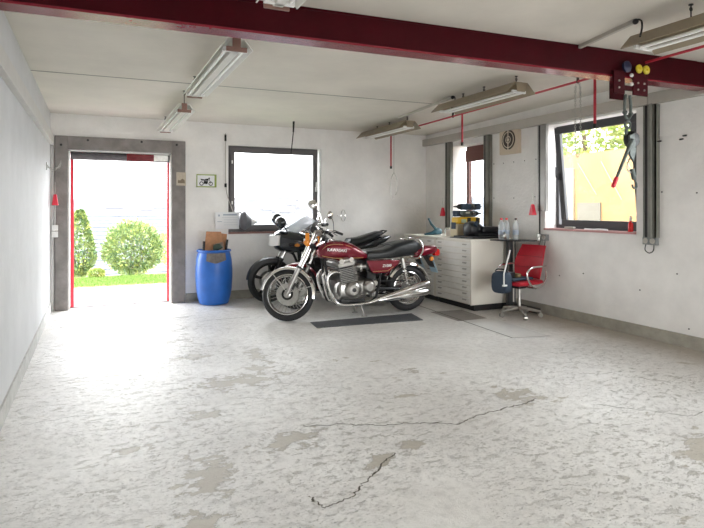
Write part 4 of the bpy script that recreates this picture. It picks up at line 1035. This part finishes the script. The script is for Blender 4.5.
    for s in (-1, 1):
        P(MB().cyl((.17, s * .17, .29), (.17, s * .30, .29), .016, n=12), 'foot_peg', M_rub)
        P(MB().curve([(.17, s * .22, .31), (.05, s * .23, .30), (-.02, s * .24, .27)], .007, 6), 'pedal', M_chrome)
    # tank
    if fair:
        tk = P(MB().sections([(-.40, .90, .06, .06), (-.36, .90, .12, .11), (-.22, .90, .17, .135), (0, .88, .18, .125), (.2, .84, .14, .09), (.30, .81, .10, .055)], 28, 2.7), 'fuel_tank', paint)
    else:
        tk = P(MB().sections([(-.475, .87, .05, .04), (-.455, .875, .10, .075), (-.40, .885, .135, .105), (-.30, .893, .16, .127), (-.15, .888, .17, .128), (0, .862, .16, .110), (.12, .825, .135, .078), (.20, .800, .11, .05), (.235, .79, .08, .03)], 32, 2.9), 'fuel_tank', paint)
        P(MB().lathe((-.27, 0, 1.0), (0, 0, 1), [(.038, 0), (.038, .03), (.03, .036)], 20), 'tank_cap', M_chrome, tk)
        for s in (-1, 1):
            P(MB().curve([(-.44, s * .110, .825), (-.30, s * .159, .795), (-.15, s * .1665, .79), (0, s * .158, .785), (.14, s * .128, .785)], .0045, 6), 'stripe', M_gold, tk)
            P(MB().curve([(-.44, s * .105, .90), (-.38, s * .138, .955), (-.25, s * .150, .972), (-.08, s * .152, .945), (.06, s * .142, .880), (.16, s * .118, .82)], .003, 6), 'stripe', M_gold, tk)
        if text:
            M = Matrix.Translation((-.255, -.1695, .895)) @ Matrix.Rotation(math.radians(5), 4, 'Y') @ Matrix.Rotation(PI / 2, 4, 'X')
            lettering(text[0], .052, M_white, tk, M, .002)
    # seat
    if fair:
        st = P(MB().sections([(.40, .86, .10, .05), (.44, .88, .14, .075), (.60, .90, .15, .07), (.78, .95, .13, .07), (.95, 1.01, .11, .055), (1.03, 1.03, .08, .03)], 24, 3), 'seat', M_leather)
        P(MB().curve([(.98, -.09, 1.0), (1.08, -.09, 1.06), (1.12, 0, 1.06), (1.08, .09, 1.06), (.98, .09, 1.0)], .012, 8), 'grab_rail', M_black)
        P(MB().sections([(.36, .80, .15, .05), (.6, .80, .16, .07), (.85, .86, .14, .08), (1.08, .93, .09, .06), (1.2, .97, .03, .02)], 22, 2.8), 'tail_cowl', paint)
        P(MB().poly([(-.1, -.165, .80), (.42, -.15, .84), (.36, -.15, .55), (.05, -.17, .55)], (0, .02, 0)), 'side_cover', M_gloss, bevel=.008)
    else:
        hz_ = -.03 if paint is M_wine2 else 0
        st = P(MB().sections([(.19, .795, .08, .03), (.215, .80, .115, .06), (.30, .80, .13, .070), (.45, .805, .14, .075), (.56, .822, .145, .085), (.63, .850, .145, .100), (.74, .868, .14, .108), (.88, .885, .135, .112), (.97, .885, .125, .110), (1.05, .865, .105, .090), (1.085, .85, .08, .05)], 28, 3.4), 'seat', M_leather)
        P(MB().curve([(.20, -.118, .755), (.5, -.147, .755), (.8, -.145, .775), (1.03, -.11, .79)], .006, 6), 'trim_strip', M_chrome, st)
        P(MB().tube([(.60, -.145, .82), (.595, -.10, .925), (.595, 0, .94), (.595, .10, .925), (.60, .145, .82)], .006, 6), 'strap', M_black, st)
        for s in (-1, 1):
            y0, y1 = (-.175, -.15) if s < 0 else (.15, .175)
            sc = P(MB().poly([(.17, y0, .745), (.68, y0, .735), (.655, y0, .68), (.52, y0, .585), (.46, y0, .57), (.27, y0, .57), (.235, y0, .60)], (0, y1 - y0, 0)), 'side_cover', paint, bevel=.008)
            if s < 0:
                P(MB().tube([(.26, y0 - .001, .597), (.48, y0 - .001, .597), (.57, y0 - .001, .645)], .003, 6), 'stripe', M_gold, sc)
                if text:
                    M = Matrix.Translation((.47, y0 - .002, .665)) @ Matrix.Rotation(PI / 2, 4, 'X')
                    lettering(text[1], .048, M_white, sc, M, .002, .2)
        tl = P(MB().sections([(.94, .80, .12, .05), (1.0, .815, .125, .075), (1.15, .835, .115, .075), (1.28, .85, .095, .065), (1.335, .855, .075, .045)], 26, 2.9), 'tail_cowl', paint)
        P(MB().sections([(1.325, .81, .045, .045), (1.34, .81, .05, .052), (1.39, .805, .05, .05), (1.405, .803, .04, .04)], 20, 4), 'tail_light', M_redlens, tl)
        P(MB().curve([(.80, -.165, .74), (.95, -.17, .75), (1.04, -.165, .84), (1.04, -.15, .95), (.985, -.12, 1.01), (.94, 0, 1.02), (.985, .12, 1.01), (1.04, .15, .95), (1.04, .165, .84), (.95, .17, .75), (.80, .165, .74)], .011, 10), 'grab_rail', M_chrome)
        pl = P(MB().poly([(1.24, -.09, .76), (1.34, -.09, .52), (1.34, .09, .52), (1.24, .09, .76)], (.006, 0, .003)), 'number_plate', mat('pale_blue_white_plate', (.45, .62, .72), .35))
        P(MB().poly([(1.16, -.06, .78), (1.26, -.06, .76), (1.325, -.06, .58), (1.27, -.06, .62)], (0, .12, 0)), 'plate_bracket', M_black, pl)
        for s in (-1, 1):
            i2 = P(MB().cyl((1.17, s * .07, .735), (1.17, s * .16, .735), .008, n=8), 'indicator_stem', M_chrome)
            P(MB().sph((1.17, s * .19, .735), .032, (1, .8, 1)), 'indicator_lens', M_orange, i2)
    # fairing
    if fair:
        secs = []
        spec = [(-.80, .94, .05, .05), (-.77, .94, .12, .12), (-.70, .94, .19, .16), (-.58, .93, .25, .18), (-.44, .92, .28, .17), (-.30, .90, .29, .14), (-.20, .88, .28, .10)]
        fz = P(MB().sections(spec, 30, 2.4), 'fairing', paint)
        P(MB().poly([(-.85, -.04, 1.02), (-.76, -.195, 1.03), (-.77, -.20, .88), (-.86, -.06, .86)], (.03, .02, 0)), 'headlight', M_white, fz, bevel=.004)
        P(MB().poly([(-.85, .04, 1.02), (-.76, .195, 1.03), (-.77, .20, .88), (-.86, .06, .86)], (.03, -.02, 0)), 'headlight', M_white, fz, bevel=.004)
        # bubble screen
        mb = MB(); nu, nv = 10, 12; th = .004
        for off in (0, -th):
            base = len(mb.v)
            for i in range(nu + 1):
                s = i / nu; x = -.74 + .44 * s; z = 1.05 + .34 * s - .05 * s * s; w = .12 + .08 * math.sin(PI * min(s * .75, 1))
                for j in range(nv + 1):
                    q = -PI / 2 + PI * j / nv
                    mb.v.append(V((x + off + .14 * (1 - math.cos(q)), w * math.sin(q), z + off - .10 * (1 - math.cos(q)))))
            for i in range(nu):
                for j in range(nv): a = base + i * (nv + 1) + j; mb.f.append((a, a + 1, a + nv + 2, a + nv + 1))
        P(mb, 'windscreen', M_screen, fz)
        for s in (-1, 1):
            mst = P(MB().tube([(-.60, s * .17, 1.05), (-.68, s * .12 - .04, 1.18)], .010, 8), 'mirror_stem', M_black, fz)
            P(MB().sph((-.72, s * .10 - .05, 1.25 + .025 * s), .115, (.75, .9, .8)), 'mirror', M_gloss, fz)
            P(MB().sph((-.50, s * .29, .88), .03, (1.4, .6, .8)), 'indicator_lens', M_orange, fz)
        P(MB().bb((-.55, -.12, 1.03), (-.42, .12, 1.12)), 'instrument_panel', M_black, bevel=.02)
        P(MB().curve([(-.62, -.05, .78), (-.5, -.05, .74), (-.42, 0, .60)], .02, 8), 'oil_cooler_hose', M_dark)
    return root

motorcycle((3.1, 6.85, 0), 0, math.radians(-30), 'classic', M_wine, 'wine red classic motorcycle with KAWASAKI tank lettering, nearest the camera'.replace('KAWASAKI tank lettering', 'white tank lettering'), ('KAWASAKI', 'Z1000'))
mid = motorcycle((3.41, 7.58, 0), math.radians(-2), math.radians(4), 'classic', M_wine2, 'dark red motorcycle parked in the middle, half hidden by the front one'); mid.scale = (.93, .93, .95)
motorcycle((3.27, 8.28, 0), math.radians(-2), math.radians(3), 'fairing', M_gloss, 'black faired motorcycle with clear windscreen nearest the back wall', name='sport_motorcycle')
mb = MB().torus((3.86, YB - .06, 1.30), (1, .25, 0), .001, .001, 4, 4); mb = MB()
rg = [V((3.88 + .018 * math.sin(q) , YB - .05 - .05 * math.sin(q), 1.31 + .10 * math.cos(q))) for q in [2 * PI * k / 24 for k in range(24)]]
mb.tube(rg, .007, 6, False, True); mb.cyl((3.79, YB - .03, 1.31), (3.79, YB, 1.31), .008, n=8); mb.cyl((3.88, YB - .05, 1.41), (3.88, YB, 1.41), .006, n=8)
tag(mb.build('wall_ring', M_chrome), 'narrow chrome ring hook on the bare back wall above the motorcycles', 'hook')

# ------------------------------------------------------------------ outdoors behind the door
struct(MB().bb((-12, YB + .3, -.15), (14, 11.35, -.012)), 'ground', M_pave)
# paving joints as part of the paving
mb = MB()
for k in range(7): mb.bb((-3, 9.35 + k * .3, -.013), (4, 9.358 + k * .3, -.010))
for k in range(20): mb.bb((-2.9 + k * .33, 9.3, -.013), (-2.892 + k * .33, 11.3, -.010))
mb.build('paving_joint', mat('paving_joint', (.14, .125, .12), .9), bpy.data.objects['ground'])
lawn = MB().bb((-14, 11.35, -.15), (14, 13.05, -.005)).build('lawn', M_grass); lawn['kind'] = 'structure'
mb = MB()
for k in range(9000):
    x = R.uniform(-1.2, 2.6); yy = R.uniform(11.36, 12.72); h = R.uniform(.02, .05); a = R.uniform(0, PI); dx, dy = math.cos(a) * .006, math.sin(a) * .006
    lx, ly = R.uniform(-.02, .02), R.uniform(-.02, .02)
    mb.add([(x - dx, yy - dy, -.006), (x + dx, yy + dy, -.006), (x + lx, yy + ly, h)], [(0, 1, 2)])
o = mb.build('grass', M_grass, flat=True); tag(o, 'short bright green grass strip between paving and bushes', 'grass', kind='stuff')

def foliage(fn, n, size, seed):
    Rn = random.Random(seed); mb = MB()
    for k in range(n):
        p, out = fn(Rn)
        s = size * Rn.uniform(.6, 1.3); d = (out + V((Rn.gauss(0, .5), Rn.gauss(0, .5), Rn.gauss(.25, .5)))).normalized()
        u = d.orthogonal().normalized(); a = Rn.uniform(0, 2 * PI); w = (u * math.cos(a) + d.cross(u) * math.sin(a)) * s * .28
        mb.add([p, p + d * s * .5 + w, p + d * s, p + d * s * .5 - w], [(0, 1, 2, 3)])
    return mb
def bush(x, y, z0, rx, rz, lab, m, seed, n=5200, cone=False, m2=None, size=.07):
    t = thing('bush', lab, 'bush', (x, y, z0), 'bushes beyond the doorway')
    def fn(Rn):
        while True:
            a = Rn.uniform(0, 2 * PI); ct = Rn.uniform(-1, 1); st = math.sqrt(1 - ct * ct); r = Rn.uniform(.72, 1.0)
            e = V((st * math.cos(a), st * math.sin(a), ct))
            lump = 1 + .16 * noise.noise(e * 2.6 + V((seed, 0, 0))) + .08 * noise.noise(e * 7 + V((seed, 0, 0)))
            if cone:
                h = Rn.random() ** 1.35; rr = rx * (1 - h) ** .62 * lump * (.25 + 3 * min(h, .25)) * r
                return V((x + rr * math.cos(a), y + rr * math.sin(a), z0 + .04 + h * rz * 2)), V((math.cos(a), math.sin(a), .3))
            p = V((x + e.x * rx * lump * r, y + e.y * rx * lump * r, z0 + rz + e.z * rz * lump * r))
            if p.z > z0: return p, e
    foliage(fn, n, size, seed).build('foliage', m, t, flat=True)
    if m2: foliage(lambda Rn: (lambda q: (q[0] + q[1] * .03, q[1]))(fn(Rn)), n // 4, size * .8, seed + 5).build('flowers', m2, t, flat=True)
    mb = MB()
    for k in range(7):
        a = k * .9; mb.tube([(x + .04 * math.cos(a), y + .04 * math.sin(a), z0), (x + rx * .4 * math.cos(a), y + rx * .4 * math.sin(a), z0 + rz * (.9 if not cone else .8))], [.02, .008], 5)
    mb.build('stem', M_bark, t)
    return t
M_fl = mat('yellow_orange_blossom', (.55, .33, .06), .6)
bush(.77, 13.35, -.05, .61, .585, 'round green bush with yellowish tips right of centre in the doorway', M_leaf, 3, 7000, m2=M_leafy)
bush(-.30, 13.3, -.05, .37, .70, 'tall pointed green bush at the left of the doorway', M_leaf, 11, 4200, cone=True, m2=M_leafy)
bush(.02, 12.9, -.02, .15, .09, 'low pale green bush at the foot of the pointed bush', M_leafy, 21, 1100, size=.05)
bush(1.75, 14.9, -.02, .36, .42, 'yellowish bush behind the round bush at the right door post', M_leafy, 31, 1500, m2=M_fl)
# the valley behind: a neighbour's slate roof below, then slopes
t = thing('neighbour_house', 'pale slate roof of a house below, seen between the two bushes', 'house', (.6, 19, -3))
mb = MB().poly([(-3.2, 16.2, -1.3), (4.6, 16.2, -1.3), (4.6, 21.0, 1.25), (-3.2, 21.0, 1.25)], (0, .12, -.2)); mb.build('roof', M_slate, t)
mb = MB()
for k in range(22):
    f_ = k / 22; mb.bb((-3.2, 16.2 + 4.8 * f_ - .02, -1.29 + 2.55 * f_), (4.6, 16.2 + 4.8 * f_ + .02, -1.265 + 2.55 * f_))
mb.build('slate_course', mat('slate_joint', (.11, .12, .14), .8), t)
MB().bb((-3.0, 16.6, -4), (4.4, 21, -1.4)).build('house_wall', M_houses, t)
def hz(x, yy):
    return -7 + 14.5 * max(0, min(1, (yy - 60) / 420)) ** 1.1 + (noise.noise(V((x * .008, yy * .008, 0))) * 3.5 + .035 * max(0, x) * 0.35) * max(0, min(1, (yy - 60) / 200))
mb = MB(); nx, ny = 50, 30
for j in range(ny + 1):
    for i in range(nx + 1):
        yy = 22 + (j / ny) ** 1.6 * 460; x = (-1 + 2 * i / nx) * (60 + yy * 1.1) + 20; mb.v.append(V((x, yy, hz(x, yy))))
for j in range(ny):
    for i in range(nx): a = j * (nx + 1) + i; mb.f.append((a, a + 1, a + nx + 2, a + nx + 1))
hill = mb.build('hills', M_hill); hill['kind'] = 'structure'
# town on the far slope
hs = None; Rn = random.Random(4)
used = []
for k in range(400):
    if len(used) >= 44: break
    yy = Rn.uniform(90, 330); x = Rn.uniform(-.055, .16) * yy + Rn.uniform(-2, 2); z = hz(x, yy); w, d_, h = Rn.uniform(5, 9), Rn.uniform(5, 8), Rn.uniform(2.2, 3.6)
    if k % 2: x = Rn.uniform(.20, .42) * yy
    z = hz(x, yy)
    if any(abs(x - a) < 11 and abs(yy - b) < 11 for a, b in used): continue
    used.append((x, yy))
    t = thing('house', 'tiny pale house in the hazy town on the far slope', 'house', (x, yy, z - .5), 'houses of the far town')
    MB().bb((x - w / 2, yy - d_ / 2, z - .5), (x + w / 2, yy + d_ / 2, z + h)).build('house_wall', M_houses, t)
    MB().poly([(x - w / 2 - .3, yy - d_ / 2 - .3, z + h), (x - w / 2 - .3, yy + d_ / 2 + .3, z + h), (x - w / 2 - .3, yy, z + h + 1.8)], (w + .6, 0, 0)).build('roof', M_roofr, t)

# ------------------------------------------------------------------ outdoors at the right: ochre house and a tree behind it
g2 = MB().bb((XR + .3, -4, -.15), (30, YB + .3, -.012)); struct(g2, 'side_yard', M_pave)
t = thing('ochre_house', 'ochre rendered neighbour wall seen through the tilted window', 'house', (9.6, 7, 0))
mb = MB().bb((9.4, 6.2, 0), (9.9, 10.4, 2.6)); mb.build('house_wall', M_ochre, t)
mb = MB()
for k in range(6): mb.tube([(9.39, 6.6 + k * .6, 1.4 + .1 * k), (9.39, 7.1 + k * .6, 2.4)], .012, 5)
mb.build('cable', mat('pale_ochre_line', (.36, .27, .15), .8), t)
MB().bb((9.36, 9.0, 0), (9.4, 9.6, 2.3)).build('door_leaf', mat('pale_cream_door', (.26, .22, .16), .7), t)
MB().bb((9.37, 8.3, 0.9), (9.395, 8.9, 1.55)).build('shutter', mat('grey_shutter', (.13, .115, .085), .6), t)
def tree(x, y, z, rx, rz, lab, seed, n):
    t = thing('tree', lab, 'tree', (x, y, 0), 'trees behind the ochre house')
    def fn(Rn):
        a = Rn.uniform(0, 2 * PI); ct = Rn.uniform(-1, 1); st = math.sqrt(1 - ct * ct); e = V((st * math.cos(a), st * math.sin(a), ct)); r = Rn.uniform(.6, 1) * (1 + .25 * noise.noise(e * 3 + V((seed, 0, 0))))
        return V((x + e.x * rx * r, y + e.y * rx * r, z + e.z * rz * r)), e
    foliage(fn, n, .22, seed).build('foliage', M_leafy, t, flat=True)
    MB().tube([(x, y, 0), (x + .1, y, z * .6), (x, y + .1, z)], [.16, .12, .05], 10).build('trunk', M_bark, t)
tree(11.6, 7.6, 3.5, 1.35, 1.35, 'yellow-green tree above the right of the ochre wall', 5, 2600)
tree(11.8, 10.9, 3.5, 1.4, 1.35, 'yellow-green tree above the left of the ochre wall', 6, 2600)

# ------------------------------------------------------------------ light: overcast daylight through door, windows and the open front
w = bpy.data.worlds.new('sky'); SC.world = w; w.use_nodes = True
nt = w.node_tree; bg = nt.nodes['Background']
tc = nt.nodes.new('ShaderNodeTexCoord'); sp = nt.nodes.new('ShaderNodeSeparateXYZ'); rp = nt.nodes.new('ShaderNodeValToRGB')
nt.links.new(tc.outputs['Generated'], sp.inputs[0]); nt.links.new(sp.outputs[2], rp.inputs[0])
rp.color_ramp.elements[0].position = 0; rp.color_ramp.elements[0].color = (.98, .99, 1, 1)
rp.color_ramp.elements[1].position = 1; rp.color_ramp.elements[1].color = (.90, .95, 1, 1)
nt.links.new(rp.outputs[0], bg.inputs[0]); bg.inputs[1].default_value = 1.0
def portal(loc, rot, sx, sy):
    l = bpy.data.lights.new('portal', 'AREA'); l.shape = 'RECTANGLE'; l.size = sx; l.size_y = sy; l.cycles.is_portal = True
    o = bpy.data.objects.new('portal', l); COL.objects.link(o); o.location = loc; o.rotation_euler = rot
portal((.345, YB + .31, 1.13), (-PI / 2, 0, 0), 1.41, 2.27)
portal((2.70, YB + .31, 1.75), (-PI / 2, 0, 0), 1.57, 1.38)
for (a, b, c, d) in (WINS, WINR, WINN): portal((XR + .31, (a + b) / 2, (c + d) / 2), (0, PI / 2, 0), d - c, b - a)
portal((3.45, YF - .31, 1.15), (PI / 2, 0, 0), 3.5, 2.3)
struct(MB().bb((-12, -30, -.15), (16, YF - .3, -.012)), 'driveway', M_pave)
SC.view_settings.view_transform = 'Standard'; SC.view_settings.look = 'None'; SC.view_settings.exposure = 3.7; SC.view_settings.gamma = 1
SC.view_settings.use_curve_mapping = False
SC.cycles.max_bounces = 12; SC.cycles.diffuse_bounces = 8; SC.cycles.transparent_max_bounces = 16
SC.cycles.sample_clamp_indirect = 8
